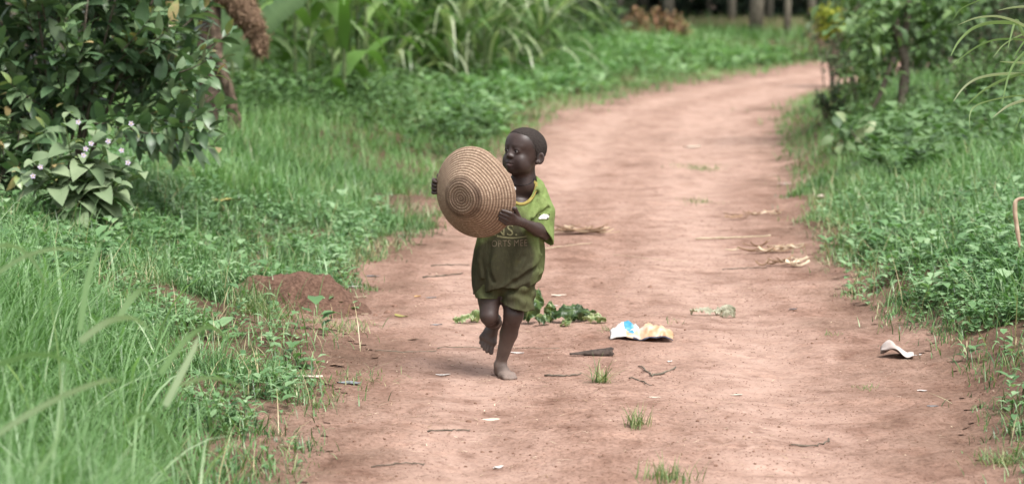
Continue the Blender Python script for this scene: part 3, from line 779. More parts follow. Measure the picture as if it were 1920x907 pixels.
tag(acc.build('wood_undergrowth', M_WOOD), 'dark undergrowth filling the wood behind the trunks', 'undergrowth', kind='stuff')
# dry strip of grass at the wood's edge
acc = Acc()
n = 2600; px = 1290 + 260 * TG.random(n); y = 52 + 5 * TG.random(n); x = (px - 960) / FPX * y
acc.add(*blades(np.stack([x, y, height(x, y)], 1), TG.random(n) * 6.28, 0.15 + 0.25 * TG.random(n), 0.02, 0.4 * TG.random(n), 0.8, 2, TG.random(n)))
tag(acc.build('dry_grass', leaf_mat('dry_grass', [(0, (0.20, 0.17, 0.10)), (1, (0.36, 0.31, 0.21))], 0.7)), 'strip of dry grass along the edge of the wood', 'grass', kind='stuff')

# ------------------------------------------------------------------ right bank: small tree, shrubs, cut branch
tb = on_land(1690, 222); dT = tb[1] / _cp
root = empty('small_tree', tb, label='thin forked tree with leaves hanging round it on the right bank', cat='tree')
def pxs(pts, off=0.0): return np.array([at_depth(x, y, dT + off) - tb for x, y in pts])
P = spline(np.vstack([[0, 0, -0.04], pxs([(1692, 180), (1700, 125), (1690, 85), (1680, 50), (1676, 32)])]), 18)
V, F = tube(P, np.linspace(0.046, 0.034, 18) * (1 + 0.1 * np.sin(np.arange(18) * 1.7)), 10)
trunk = mesh_np('trunk', V, F, M_BARK, root)
P = spline(pxs([(1694, 95), (1697, 60), (1702, 20), (1706, -40), (1715, -160)]), 14); mesh_np('limb', *tube(P, np.linspace(0.032, 0.022, 14), 9), M_BARK, root)
P = spline(pxs([(1632, 212), (1650, 180), (1662, 145), (1677, 108)], -0.15), 12); mesh_np('limb', *tube(P, np.linspace(0.018, 0.026, 12), 8), M_BARK, root)
g = np.random.default_rng(8); ac = Acc()
def blob(cx, cy, rx, ry, n, off, L, lo=0, hi=1):
    px, py = cx + rx * g.standard_normal(n) * 0.55, cy + ry * g.standard_normal(n) * 0.55
    b = np.array([at_depth(a, c, dT + off + 0.5 * g.standard_normal()) - tb for a, c in zip(px, py)])
    b[:, 2] = np.maximum(b[:, 2], 0.05)
    ac.add(*leaves(b, rand_dirs(n, -0.9, 0.2), (0, -0.2, 1), L * (0.7 + 0.6 * g.random(n)), L * 0.55, 0.6, lo + (hi - lo) * g.random(n), rows=3))
blob(1640, 40, 50, 50, 260, 0.1, 0.12); blob(1690, 0, 90, 16, 120, 0.6, 0.12); blob(1760, 5, 80, 40, 260, 0.6, 0.12, 0, 0.6); blob(1635, 110, 45, 40, 120, 0.3, 0.10)
blob(1725, 195, 35, 35, 140, 0.0, 0.09, 0, 0.5); blob(1625, 130, 40, 60, 190, 0.0, 0.09); blob(1680, 205, 25, 20, 70, -0.2, 0.08, 0, 0.6); blob(1725, 5, 70, 25, 160, 0.3, 0.11); blob(1632, 75, 40, 45, 160, 0.1, 0.10, 0, 0.7); blob(1745, 70, 50, 60, 200, 0.4, 0.10, 0, 0.4); blob(1700, -150, 220, 90, 500, 0.3, 0.13)
ac.build('crown', M_MIDSHRUB, root)
RG = 'shrubs along the right bank'
for j, (px, py, d_, rx, rz, mat, lb, lf, tips) in enumerate((
        (1578, 112, 25, 0.25, 0.23, M_SHRUB, 'dark small-leaved shrub overhanging the bend of the path', 0.06, 60),
        (1562, 188, 22.5, 0.21, 0.20, M_SHRUB, 'low dark shrub on the verge right below the bend', 0.06, 60),
        (1615, 150, 24, 0.30, 0.35, M_MIDSHRUB, 'loose green shrub left of the thin forked tree', 0.07, 80),
        (1610, 40, 34, 0.55, 0.55, M_MIDSHRUB, 'loose green bush behind the forked tree, over the path end', 0.09, 110),
        (1556, 40, 33.5, 0.26, 0.26, M_LIME, 'yellow-green bush beyond the path end', 0.10, 60),
        (1800, 40, 29, 0.9, 0.75, M_SHRUB, 'dark bush on top of the right bank behind the tree', 0.12, 200),
        (1900, 20, 27, 0.9, 0.85, M_SHRUB, 'dark bush at the upper right corner', 0.12, 200),
        (1720, 60, 33, 0.9, 0.9, M_SHRUB, 'dark bush directly behind the forked tree', 0.12, 200),
        (1850, 130, 19, 0.40, 0.22, M_MIDSHRUB, 'low leafy shrub on the right bank under the arching grass', 0.07, 80),
        (1680, -10, 45, 2.0, 1.6, M_SHRUB, 'tall dark thicket far behind the forked tree', 0.2, 200),
        (1900, -20, 40, 2.2, 1.6, M_SHRUB, 'tall dark thicket behind the upper right bushes', 0.2, 200))):
    far_bush(px, py, d_, rx, rz, mat, lb, lf, tips, 50 + j, 'bush', RG, 'shrub')
# cut branch with pale big leaves
cb = on_land(1600, 305)
root = empty('cut_branch', cb, label='cut branch with pale upturned leaves lying on the right verge', cat='branch')
dC = cb[1] / _cp
P = spline([at_depth(x, y, dC) - cb for x, y in ((1650, 300), (1625, 275), (1600, 255), (1595, 240))], 10)
mesh_np('twig', *tube(P, np.linspace(0.010, 0.005, 10), 6), M_BARK, root)
pts = [(1570, 245), (1560, 268), (1575, 290), (1595, 285), (1612, 262), (1620, 285), (1600, 250), (1585, 262), (1605, 300), (1592, 298), (1555, 275), (1628, 255), (1580, 235), (1618, 240), (1570, 300), (1610, 278)]
b = np.array([at_depth(x, y, dC - 0.1 + 0.12 * g.standard_normal()) - cb for x, y in pts]); b[:, 2] = np.maximum(b[:, 2], 0.05) + 0.05
d = unit(b - b.mean(0) + 0.04 * g.standard_normal(b.shape)); n = len(b)
ac = Acc(); ac.add(*leaves(b - d * 0.04, d, np.array([0, -0.6, 0.6]) + 0.6 * g.standard_normal((n, 3)), 0.12, 0.075, 0.5, g.random(n), rows=4, fold=0.3))
ac.build('foliage', leaf_mat('cut_leaf', [(0, (0.05, 0.10, 0.045)), (0.5, (0.17, 0.25, 0.12)), (1, (0.36, 0.43, 0.27))], 0.5, 0.35, 0.2), root)

# arching grass that leans in from the right edge
eb = np.array([2.35, 9.4, 0]); eb[2] = land_z(eb[0], eb[1])
root = empty('elephant_grass', eb, label='long thin grass blades arching in from the right edge', cat='grass clump')
ac = Acc()
arcs = [[(1940, -60), (1880, -22), (1842, -1), (1800, 16), (1785, 40)], [(1960, 70), (1905, 40), (1870, 30), (1830, 33), (1797, 47)], [(1960, 60), (1900, 42), (1850, 43), (1820, 55), (1795, 80), (1783, 105)],
        [(1960, 85), (1920, 74), (1870, 73), (1835, 85), (1800, 110), (1780, 128)], [(1960, 150), (1925, 139), (1870, 139), (1830, 147), (1805, 165), (1788, 190)],
        [(1960, 185), (1925, 178), (1880, 183), (1840, 193), (1822, 203), (1817, 220), (1819, 242)], [(1950, 70), (1925, 95), (1900, 120), (1888, 150), (1878, 200)], [(1960, 175), (1925, 187), (1890, 198), (1862, 220)],
        [(1950, 50), (1925, 62), (1900, 73), (1880, 85), (1862, 108)], [(1940, 130), (1880, 150), (1840, 172), (1812, 198)], [(1960, 130), (1938, 170), (1915, 215), (1895, 265)], [(1960, 20), (1925, 12), (1895, 15), (1872, 20)],
        [(1950, 100), (1915, 60), (1905, 30), (1890, 90)], [(1935, 60), (1912, 90), (1900, 110), (1870, 60)][:3], [(1950, 118), (1910, 118), (1875, 116)]]
for j, a in enumerate(arcs):
    q = [np.array([0.02 * math.cos(j), 0.02 * math.sin(j), -0.02]), np.array([0.03 + 0.01 * (j % 3), 0.02 * (j % 4) - 0.03, 0.35])]
    q += [at_depth(x, y, 9.3 + 0.05 * (j % 5)) - eb for x, y in a]
    P = spline(q, 34); t = np.linspace(0, 1, 34)
    V, F = ribbon(P, (0.007 + 0.009 * ((j * 7) % 5) / 4) * (1 - t ** 4 * 0.85), (0.2, 1, 0.6), 0.3)
    ac.add(V, F, np.clip(0.55 + 0.5 * ((j * 37) % 10) / 10, 0, 1))
ac.build('foliage', M_ELEPH, root)
# dry bent blade at the right edge
db = np.array([2.22, 9.55, 0.0]); db[2] = land_z(db[0], db[1])
q = [np.array([0, 0, -0.01])] + [at_depth(x, y, 9.5) - db for x, y in ((1960, 420), (1945, 376), (1918, 371), (1903, 376), (1903, 400), (1908, 435), (1912, 464))]
P = spline(q, 40); V, F = ribbon(P, np.interp(np.linspace(0, 1, 40), [0, 0.4, 0.6, 0.9, 1], [0.006, 0.010, 0.016, 0.015, 0.004]), (0.15, 1, 0.3), 0.5)
o = mesh_np('dry_blade', V, F, plain_mat('dry_blade', (0.36, 0.25, 0.17), (0.58, 0.45, 0.33), 30, 0.8)); o.location = tuple(db)
mo = o.modifiers.new('thick', 'SOLIDIFY'); mo.thickness = 0.002
tag(o, 'dry brown bent leaf blade hanging at the right edge', 'dry leaf')
# ------------------------------------------------------------------ soil mound, crumbs, stones
LG = np.random.default_rng(101)
mo = on_land(570, 580)
mb = np.array([mo[0], mo[1] + 0.18])
nx, ny = 110, 90
X, Y = np.meshgrid(np.linspace(-0.42, 0.36, nx), np.linspace(-0.36, 0.36, ny))
Z = 0.130 * np.exp(-(np.abs((X - 0.02) / 0.155) ** 2.8 + np.abs(Y / 0.20) ** 2)) + 0.09 * np.exp(-(np.abs((X + 0.20) / 0.11) ** 2.2 + np.abs((Y - 0.02) / 0.15) ** 2)) + 0.03 * np.exp(-(np.abs((X - 0.16) / 0.12) ** 2 + np.abs((Y + 0.08) / 0.16) ** 2))
Z = Z * (0.72 + 0.56 * fbm(X, Y, 0.12, 3)) + (fbm(X, Y, 0.055, 7, 5) - 0.5) * 0.065 * sstep(0.005, 0.03, Z)
hb = height(X + mb[0], Y + mb[1])
V = np.stack([X, Y, hb - mo[2] + Z - 0.016 * (1 - sstep(0, 0.02, Z))], -1).reshape(-1, 3)
o = mesh_np('soil_mound', V, grid_faces(ny, nx), plain_mat('mound_soil', (0.075, 0.042, 0.030), (0.185, 0.110, 0.080), 70, 0.95, 0.08, 0.9, 0.012, 7))
o.location = (mb[0], mb[1], mo[2]); tag(o, 'heap of loose dark red soil between the grass and the path', 'soil heap')

M_CLOD = plain_mat('soil_clod', (0.15, 0.085, 0.06), (0.31, 0.19, 0.145), 60, 0.95, 0.05, 0.8, 0.01)
M_STONE = plain_mat('pebble_stone', (0.30, 0.24, 0.20), (0.50, 0.42, 0.36), 60, 0.9)
def lump(r, seed, sub=2, rough=0.35, flat=0.65):
    bm = bmesh.new(); bmesh.ops.create_icosphere(bm, subdivisions=sub, radius=1)
    V = np.array([v.co[:] for v in bm.verts]); F = np.array([[v.index for v in f.verts] for f in bm.faces]); bm.free()
    k = 1 + rough * (2 * fbm(V[:, 0] * 1.0 + V[:, 2] * 0.7, V[:, 1] + V[:, 2] * 0.4, 0.9, seed) - 1)
    V = V * k[:, None] * np.array([1, 0.8, flat]) * r
    return V, F
# crumbs of soil trodden loose over the whole path
base = [lump(1, s, 1, 0.6) for s in range(6)]
GRIT = 22000
def pathpts(n, y0, y1, margin=0.15, bias=1.4):
    y = y0 + (y1 - y0) * LG.random(n) ** bias
    l, r = path_edges(y); x = l - margin + (r - l + 2 * margin) * LG.random(n)
    k = np.abs(x) < 0.21 * y + 0.05
    return x[k], y[k]
acc = Acc()
x, y = pathpts(6000, 6.7, 20, 0.45)
k = sstep(0.46, 0.66, fbm(x, y, 0.45, 13, 3)) + 0.05 > LG.random(len(x)); x, y = x[k], y[k]
sz = 0.0014 + 0.0062 * LG.random(len(x)) ** 7
z = height(x, y) + 0.004
for i in range(len(x)):
    V, F = base[i % 6]; a = LG.random() * 6.28; c, s = math.cos(a), math.sin(a)
    W = V @ np.array([[c, s, 0], [-s, c, 0], [0, 0, 1]]) * sz[i]
    acc.add(W + np.array([x[i], y[i], z[i] + 0.2 * sz[i]]), F, LG.random())
x, y = pathpts(GRIT, 6.7, 16, 0.3, 1.2)
k = sstep(0.30, 0.62, fbm(x, y, 0.8, 27, 3)) + 0.25 > LG.random(len(x)); x, y = x[k], y[k]
sz = 0.0012 + 0.0022 * LG.random(len(x)) ** 2; z = height(x, y) + 0.004
Vb = np.stack([q[0] for q in base]); Fb = base[0][1]; ii = LG.integers(0, 6, len(x)); nv = Vb.shape[1]
W = Vb[ii] * sz[:, None, None] + np.stack([x, y, z + 0.2 * sz], 1)[:, None]
acc.add(W.reshape(-1, 3), (np.arange(len(x))[:, None, None] * nv + Fb[None]).reshape(-1, 3), np.repeat(LG.random(len(x)), nv))
tag(acc.build('soil_crumbs', M_CLOD, smooth=False), 'loose crumbs of soil scattered over the dirt path', 'soil crumbs', kind='stuff')
# chaff: shreds of straw and bark lying flat
M_CHAFF = leaf_mat('chaff', [(0, (0.11, 0.07, 0.05)), (0.5, (0.30, 0.20, 0.14)), (0.8, (0.52, 0.42, 0.32)), (1, (0.72, 0.63, 0.52))], 0.9, 0.1, 0.1)
x, y = pathpts(8000, 6.7, 24, 0.55, 1.3)
k = sstep(0.40, 0.62, fbm(x, y, 0.6, 17, 3)) + 0.2 > LG.random(len(x)); x, y = x[k], y[k]; n = len(x)
acc = Acc()
acc.add(*blades(np.stack([x, y, height(x, y) + 0.006], 1), LG.random(n) * 6.28, 0.012 + 0.055 * LG.random(n) ** 2.5, 0.0016 + 0.0032 * LG.random(n), 1.50, 0.12, 3, LG.random(n) ** 1.3, tipw=0.5))
tag(acc.build('chaff', M_CHAFF), 'shreds of straw and bark strewn over the dirt path', 'chaff', kind='stuff')

def put(name, V, F, mat, px, py, label, cat, group=None, lift=0.004, rz=0.0, smooth=True, thick=None, mats=None, midx=None):
    q = on_land(px, py)
    o = mesh_np(name, V, F, mat, smooth=smooth, rnd=np.full(len(V), LG.random()), mats=mats, midx=midx)
    o.location = (q[0], q[1], q[2] + lift); o.rotation_euler = (0, 0, rz)
    if thick:
        m = o.modifiers.new('thick', 'SOLIDIFY'); m.thickness = thick
    return tag(o, label, cat, group)
for i, (px, py, r, lb) in enumerate(((1219, 541, 0.012, 'dark reddish clod standing alone right of the boy'), (1441, 527, 0.010, 'small dark clod at the right edge of the bare path'), (878, 794, 0.011, 'dark clod on the path before the boy, left of his feet'),
        (1163, 500, 0.007, 'tiny clod on the bare path above the torn leaves'), (656, 793, 0.010, 'dark pebble in the thin grass at the lower left of the path'), (1490, 585, 0.009, 'flat dark clod near the right verge'),
        (1060, 505, 0.008, 'little clod just right of the shirt'), (745, 690, 0.007, 'small clod left of the boy on the path'), (1370, 640, 0.006, 'small dark clod right of the white wrapper'), (905, 850, 0.008, 'small clod at the bottom of the path'))):
    V, F = lump(r, 30 + i, 2, 0.5, 0.8); put('clod', V, F, M_CLOD, px, py, lb, 'clod', 'clods lying on the path', r * 0.35, i, False)

# ------------------------------------------------------------------ dry leaves, paper scraps, sticks
def curled(L, W, seed, curl=0.5, rows=7, cols=5, jag=0.25):
    g = np.random.default_rng(seed)
    u = np.linspace(-1, 1, cols); t = np.linspace(0, 1, rows)
    U, T = np.meshgrid(u, t)
    w = np.sin(np.pi * np.clip(T, 0.05, 0.97)) ** 0.6 * (1 + jag * (vnoise(T * 5, U, 1, seed) - 0.5))
    x = (T - 0.5) * L; y = U * w * W / 2
    z = 0.15 * W + curl * W * (0.5 * U ** 2 * (vnoise(T * 3, U * 0, 1, seed + 3)) + 0.5 * (vnoise(T * 3 + 7, U * 1.5, 0.8, seed + 5) - 0.3)) + curl * L * 0.25 * (T - 0.5) ** 2
    V = np.stack([x, y, z - z.min()], -1).reshape(-1, 3)
    return V, grid_faces(rows, cols)
M_DL = {'brown': plain_mat('brown_dry_leaf', (0.13, 0.08, 0.055), (0.26, 0.17, 0.12), 40, 0.8), 'pale': plain_mat('pale_dry_leaf', (0.50, 0.41, 0.33), (0.70, 0.60, 0.50), 30, 0.8),
        'white': plain_mat('paper_scrap', (0.46, 0.40, 0.37), (0.66, 0.61, 0.57), 20, 0.8), 'green': plain_mat('green_fallen_leaf', (0.10, 0.17, 0.05), (0.28, 0.36, 0.16), 30, 0.55),
        'grey': plain_mat('grey_scrap', (0.10, 0.11, 0.12), (0.32, 0.34, 0.36), 25, 0.6), 'olive': plain_mat('olive_leaf', (0.16, 0.15, 0.04), (0.33, 0.29, 0.10), 30, 0.7), 'orange': plain_mat('orange_peel', (0.55, 0.30, 0.08), (0.72, 0.48, 0.2), 40, 0.7)}
for i, (px, py, L, W, k, c, rz, lb) in enumerate((
        (577, 712, 0.11, 0.05, 'pale', 0.2, 0.5, 'pale dry leaf lying in the thin grass at the lower left'), (633, 688, 0.06, 0.03, 'brown', 0.3, 0.8, 'brown leaf with a pale edge in the left verge'),
        (655, 722, 0.09, 0.045, 'grey', -0.2, 0.7, 'grey crumpled plastic shred at the edge of the left grass'), (831, 706, 0.055, 0.03, 'white', 0.1, 0.4, 'whitish leaf scrap left of the planted foot'),
        (752, 596, 0.07, 0.035, 'olive', 2.6, 0.9, 'olive curled leaf left of the raised foot'), (783, 559, 0.03, 0.018, 'orange', 0.2, 0.9, 'small orange peel on the left of the path'),
        (808, 561, 0.05, 0.016, 'grey', 0.2, 0.7, 'grey twisted scrap beside the orange peel'), (697, 521, 0.09, 0.025, 'grey', 0.1, 0.7, 'dark grey plastic strip behind the soil heap'),
        (662, 539, 0.09, 0.02, 'white', 0.1, 0.3, 'pale strip of husk right of the soil heap'), (970, 665, 0.055, 0.022, 'white', -0.3, 0.5, 'pale leaf right of the planted leg'),
        (935, 880, 0.04, 0.02, 'white', 0.7, 0.9, 'white scrap at the bottom centre of the path'), (1256, 681, 0.03, 0.02, 'white', 1.2, 0.9, 'tiny torn white scrap below the white wrapper'),
        (1048, 556, 0.07, 0.03, 'pale', 0.1, 0.6, 'pale husk behind the torn green leaves'), (1055, 585, 0.03, 0.02, 'brown', 0.7, 0.6, 'small brown leaf before the pale husk'),
        (1225, 747, 0.05, 0.02, 'pale', 0.0, 0.3, 'pale husk shred below the grass tuft on the path'), (1729, 736, 0.035, 0.022, 'white', 0.0, 0.4, 'small white scrap under the right paper'),
        (1749, 764, 0.04, 0.02, 'grey', 0.0, 0.4, 'bluish grey shred at the lower right verge'), (1487, 583, 0.04, 0.02, 'grey', 0.3, 0.5, 'grey flake near the right verge'),
        (1535, 371, 0.07, 0.05, 'pale', 0.0, 0.9, 'pale stone-like leaf in the right grass'), (1472, 346, 0.11, 0.03, 'white', 0.0, 0.5, 'white scrap at the right edge of the far path'),
        (1297, 278, 0.16, 0.06, 'pale', 0.1, 0.8, 'pale scrap on the far path'), (1040, 575, 0.04, 0.02, 'white', 0.0, 0.3, 'white husk behind the torn leaves'),
        (920, 790, 0.07, 0.04, 'pale', 0.4, 0.15, 'pale flat leaf before the boy on the path'), (1380, 745, 0.05, 0.02, 'pale', 0.4, 0.2, 'pale husk on the bare right half of the path'),
        (640, 480, 0.05, 0.03, 'brown', 0.4, 0.6, 'brown leaf behind the soil heap'), (775, 640, 0.05, 0.025, 'brown', 0.4, 0.6, 'brown leaf flake at the left of the path'), (1015, 540, 0.05, 0.02, 'brown', 0.3, 0.4, 'dark leaf flake right of the shorts'))):
    V, F = curled(L, W, 200 + i, 0.5 * rz); put('scrap' if k in ('white', 'grey') else 'fallen_leaf', V, F, M_DL[k], px, py, lb, 'scrap' if k in ('white', 'grey') else 'leaf', lift=0.005, rz=c)
olv = on_land(425, 400)
V, F = curled(0.16, 0.07, 400, 0.6); o = put('fallen_leaf', V, F, M_DL['olive'], 425, 400, 'olive yellowing broad leaf lying on the left grass', 'leaf', lift=0.06)

def stick(pts, r0, r1, mat, label, name='stick', cat='stick', lift=0.006, group=None, n=12):
    q = np.array([on_land(px, py) for px, py in pts]); o0 = q[0].copy()
    P = spline(q - o0, n); P[:, 2] += lift + 0.004 * np.abs(np.sin(np.arange(n) * 1.3)); P[:, :2] += 0.004 * LG.standard_normal((n, 2))
    V, F = tube(P, 0.62 * np.linspace(r0, r1, n) * (1 + 0.3 * LG.standard_normal(n).clip(-1, 1)), 6)
    o = mesh_np(name, V, F, mat); o.location = tuple(o0)
    return tag(o, label, cat, group)
for a in (([(793, 523), (830, 520), (868, 516)], .007, .004, M_BARK, 'dark stick lying left of the shorts'), ([(810, 501), (850, 499), (880, 500)], .006, .003, M_BARK, 'dark twig left of the shirt hem, farther back'),
          ([(1305, 451), (1370, 449), (1445, 445)], .010, .005, M_STRAW, 'pale dry stalk lying across the right of the path'), ([(800, 812), (850, 810), (880, 812)], .005, .003, M_BARK, 'thin dark twig at the lower left of the path'),
          ([(1478, 838), (1520, 843), (1548, 835), (1556, 828)], .005, .003, M_BARK, 'thin dark twig at the bottom right of the path'), ([(1020, 708), (1060, 709), (1090, 708)], .006, .004, M_BARK, 'brown twig left of the grass tuft on the path'),
          ([(1200, 690), (1215, 704), (1222, 708)], .004, .003, M_BARK, 'short dark twig below the white wrapper'), ([(1222, 708), (1250, 704), (1268, 692)], .005, .003, M_BARK_PALE, 'bent pale twig below the white wrapper'),
          ([(1180, 712), (1205, 720), (1222, 728)], .004, .003, M_BARK, 'dark twig right of the grass tuft'), ([(560, 540), (610, 555), (660, 562), (690, 558)], .003, .002, M_STRAW, 'thin straw lying over the soil heap'),
          ([(575, 587), (640, 590), (690, 592)], .003, .002, M_STRAW, 'straw at the foot of the soil heap'), ([(1020, 470), (1060, 464), (1110, 458)], .005, .003, M_STRAW, 'pale stalk behind the sleeve of the boy'),
          ([(1355, 508), (1400, 506), (1440, 505)], .005, .003, M_BARK, 'brown twig among the husks at the right verge'), ([(820, 656), (900, 655), (1050, 657)], .0022, .0015, M_BARK_PALE, 'long thin straw behind the planted foot'),
          ([(700, 660), (760, 664), (820, 662)], .003, .002, M_BARK_PALE, 'thin pale stem left of the raised foot'), ([(1150, 480), (1230, 490), (1290, 494)], .0025, .0015, M_STRAW, 'thin pale straw on the bare middle of the path'),
          ([(700, 880), (760, 872), (800, 876)], .004, .003, M_BARK, 'twig at the bottom left of the path')):
    stick(*a)
# bundles of dry husks
def husks(px, py, n, spread, L, label, seed):
    g = np.random.default_rng(seed); c = on_land(px, py); root = empty('husk_pile', c, label=label, cat='dry husks')
    for k in range(n):
        a = g.normal(0.15, 0.35); l = L * (0.5 + 0.8 * g.random()); p0 = np.array([g.normal(0, spread), g.normal(0, spread * 0.8), 0])
        d = np.array([math.cos(a), math.sin(a), 0]); t = np.linspace(-0.5, 0.5, 7)[:, None]
        P = p0 + d * t * l + np.array([0, 0, 1]) * (0.012 + 0.02 * g.random() + 0.03 * g.random() * t ** 2 * 4)
        P[:, 2] += [land_z(*(c[:2] + p[:2])) - c[2] for p in P]
        V, F = ribbon(P, 0.005 + 0.015 * g.random(), (g.normal(0, .3), g.normal(0, .4), 1), 0.5, 0.3)
        o = mesh_np('husk', V, F, M_CHAFF, root, rnd=np.full(len(V), 0.25 + 0.7 * g.random())); m = o.modifiers.new('thick', 'SOLIDIFY'); m.thickness = 0.002
    return root
husks(1085, 438, 26, 0.07, 0.24, 'bundle of dry maize husks behind the right arm of the boy', 5)
husks(1455, 476, 20, 0.09, 0.12, 'scattered pale husks at the right edge of the path', 6)
husks(1480, 500, 14, 0.07, 0.10, 'few pale husk pieces below the scattered husks', 7)
husks(1420, 412, 10, 0.10, 0.12, 'small heap of husks near the right verge, farther back', 8)

# ------------------------------------------------------------------ torn green leaves behind the boy
M_TORN = leaf_mat('torn_leaf', [(0, (0.025, 0.055, 0.018)), (0.45, (0.075, 0.135, 0.04)), (0.8, (0.22, 0.29, 0.12)), (1, (0.46, 0.50, 0.34))], 0.4, 0.5, 0.25, 22)
def torn(px, py, L, W, rz, pitch, roll, rn, seed, root, name='leaf', arch=0.5):
    c = on_land(px, py)
    rows, cols = 30, 13
    U, T = np.meshgrid(np.linspace(-1, 1, cols), np.linspace(0, 1, rows))
    w = np.sin(np.pi * np.clip(T, 0.04, 0.97)) ** 0.7
    x = (T - 0.5) * L; y = U * w * W / 2 * (1 + 0.30 * (vnoise(T * 9, np.sign(U) * 3, 1, seed + 9) - 0.5)); x = x + 0.012 * (vnoise(T * 5, U * 3, 1, seed + 4) - 0.5)
    z = -0.35 * W * np.abs(U) ** 1.3 * w * np.sign(arch) + arch * L * 0.35 * np.sin(np.pi * T) + 0.16 * W * np.sin(T * 19 + seed + 2 * np.sign(U)) * np.abs(U) ** 1.3 + 0.030 * (vnoise(T * 6, U * 2, 1, seed) - 0.5) + 0.006 * np.cos(T * 60) * np.abs(U)
    V = np.stack([x, y, z], -1).reshape(-1, 3)
    M = Matrix.Rotation(rz, 3, 'Z') @ Matrix.Rotation(pitch, 3, 'Y') @ Matrix.Rotation(roll, 3, 'X')
    V = V @ np.array(M).T
    V[:, 2] -= V[:, 2].min() - 0.003
    r0 = np.array(root.location)
    rr = np.clip(rn - 0.1 + 0.7 * (vnoise(T.ravel() * 8, U.ravel() * 2.5, 1, seed) - 0.5) + 0.35 * (np.abs(U).ravel() < 0.1) + 0.25 * (np.abs(U).ravel() > 0.9), 0, 1)
    return mesh_np(name, V + c - r0, grid_faces(rows, cols), M_TORN, root, rnd=rr)
root = empty('torn_leaves', on_land(1050, 608), label='torn green broad leaves wilting on the path behind the right leg of the boy', cat='leaves')
torn(998, 608, 0.15, 0.09, 0.9, -0.95, 0.5, 0.35, 1, root); torn(1032, 606, 0.09, 0.05, 1.5, -1.35, 0.2, 0.55, 3, root, arch=0.2)
torn(1065, 606, 0.17, 0.07, 0.1, -0.08, 0.9, 0.25, 4, root); torn(1092, 605, 0.12, 0.06, 0.25, -0.15, 0.8, 0.3, 5, root); torn(1115, 608, 0.10, 0.04, -0.1, 0.1, 0.7, 0.85, 6, root)
torn(1062, 613, 0.06, 0.035, 0.6, -0.4, 0.7, 0.7, 7, root); torn(1018, 611, 0.07, 0.05, -0.5, -0.2, 0.3, 0.5, 8, root)
root = empty('torn_leaf', on_land(870, 608), label='torn pale and green leaf shreds behind the raised foot of the boy', cat='leaf')
torn(872, 608, 0.10, 0.035, 0.15, 0.0, 0.3, 0.9, 11, root); torn(893, 607, 0.06, 0.05, 0.6, -0.2, 0.4, 0.55, 12, root)
V, F = curled(0.05, 0.02, 77, 0.4); put('scrap', V, F, M_DL['grey'], 818, 611, 'dark grey curled end of a leaf left of the raised foot', 'scrap')
M_TORN = leaf_mat('wilted_leaf', [(0, (0.05, 0.06, 0.035)), (0.5, (0.15, 0.165, 0.11)), (1, (0.40, 0.40, 0.33))], 0.6, 0.3, 0.15, 22)
root = empty('torn_leaf', on_land(1345, 594), label='wilted leaf with silvery underside lying on the right of the path', cat='leaf')
torn(1325, 593, 0.14, 0.035, 0.05, 0.0, 0.2, 0.97, 21, root, arch=0.15); torn(1360, 592, 0.09, 0.04, 0.25, -0.15, 0.3, 0.8, 22, root); torn(1364, 588, 0.06, 0.028, 0.2, -0.1, 0.6, 0.25, 23, root); torn(1366, 598, 0.07, 0.02, 0.3, 0, 0.3, 0.95, 24, root)

# ------------------------------------------------------------------ crumpled wrapper, paper, bark
def crumple(L, W, H, seed, nx=44, ny=26, arch=1.0):
    U, T = np.meshgrid(np.linspace(-1, 1, ny), np.linspace(0, 1, nx))
    g = lambda s, o: fbm(T * L, U * W * 0.5, s, o, 2) - 0.5
    tri = lambda v: np.abs(((v * 1.7) % 1) - 0.5) * 2
    z = H * np.interp(T, [0, 0.1, 0.22, 0.36, 0.46, 0.6, 0.8, 0.95, 1], [0.55, 0.85, 1.0, 0.75, 0.5, 0.8, 0.85, 0.6, 0.45]) * (1 - 0.75 * np.clip(np.abs(U + 0.1), 0, 1) ** 1.6) * (0.7 + 0.6 * fbm(T * 3, U, 0.7, seed)) + (0.13 * H * (tri(T * 2.2 + U * 1.0 + g(0.05, seed) * 2) - 0.5) + 0.15 * H * (tri(U * 1.6 - T * 1.7 + g(0.06, seed + 4) * 3) - 0.5)) * np.clip(1.15 - np.abs(U), 0, 1)
    x = (T - 0.5) * L + 0.01 * g(0.04, seed + 1); y = U * W / 2 * (0.72 + 0.5 * fbm(T * 4, U * 0 + 2, 0.6, seed + 2)) + 0.01 * g(0.03, seed + 3)
    V = np.stack([x, y, z - z.min()], -1).reshape(-1, 3)
    return V, grid_faces(nx, ny), T.ravel(), U.ravel()
b = NB('wrapper_print')
t_, u_ = b.attr('t'), b.attr('u')
n1 = b.noise(14, 4); n2 = b.noise(30, 3)
c = b.ramp(n1, [(0.36, (0.56, 0.51, 0.45)), (0.48, (0.54, 0.38, 0.26)), (0.64, (0.46, 0.26, 0.13))])
left = b.math('LESS_THAN', t_, 0.24)
c = b.mix(left, c, (0.60, 0.58, 0.56))
blue = b.math('MULTIPLY', b.math('MULTIPLY', b.math('GREATER_THAN', t_, 0.22), b.math('LESS_THAN', t_, 0.37)), b.math('LESS_THAN', b.math('ABSOLUTE', b.math('ADD', u_, b.math('MULTIPLY', b.math('SUBTRACT', n2, 0.5), 1.2))), 0.52))
c = b.mix(blue, c, (0.05, 0.26, 0.40))
gy = b.math('MULTIPLY', b.math('MULTIPLY', b.math('GREATER_THAN', t_, 0.38), b.math('LESS_THAN', t_, 0.50)), b.math('LESS_THAN', b.math('ABSOLUTE', b.math('ADD', u_, b.math('SUBTRACT', n2, 0.5))), 0.28))
c = b.mix(gy, c, (0.40, 0.52, 0.54))
dk = b.math('MULTIPLY', b.math('LESS_THAN', u_, -0.93), b.math('GREATER_THAN', t_, 0.35))
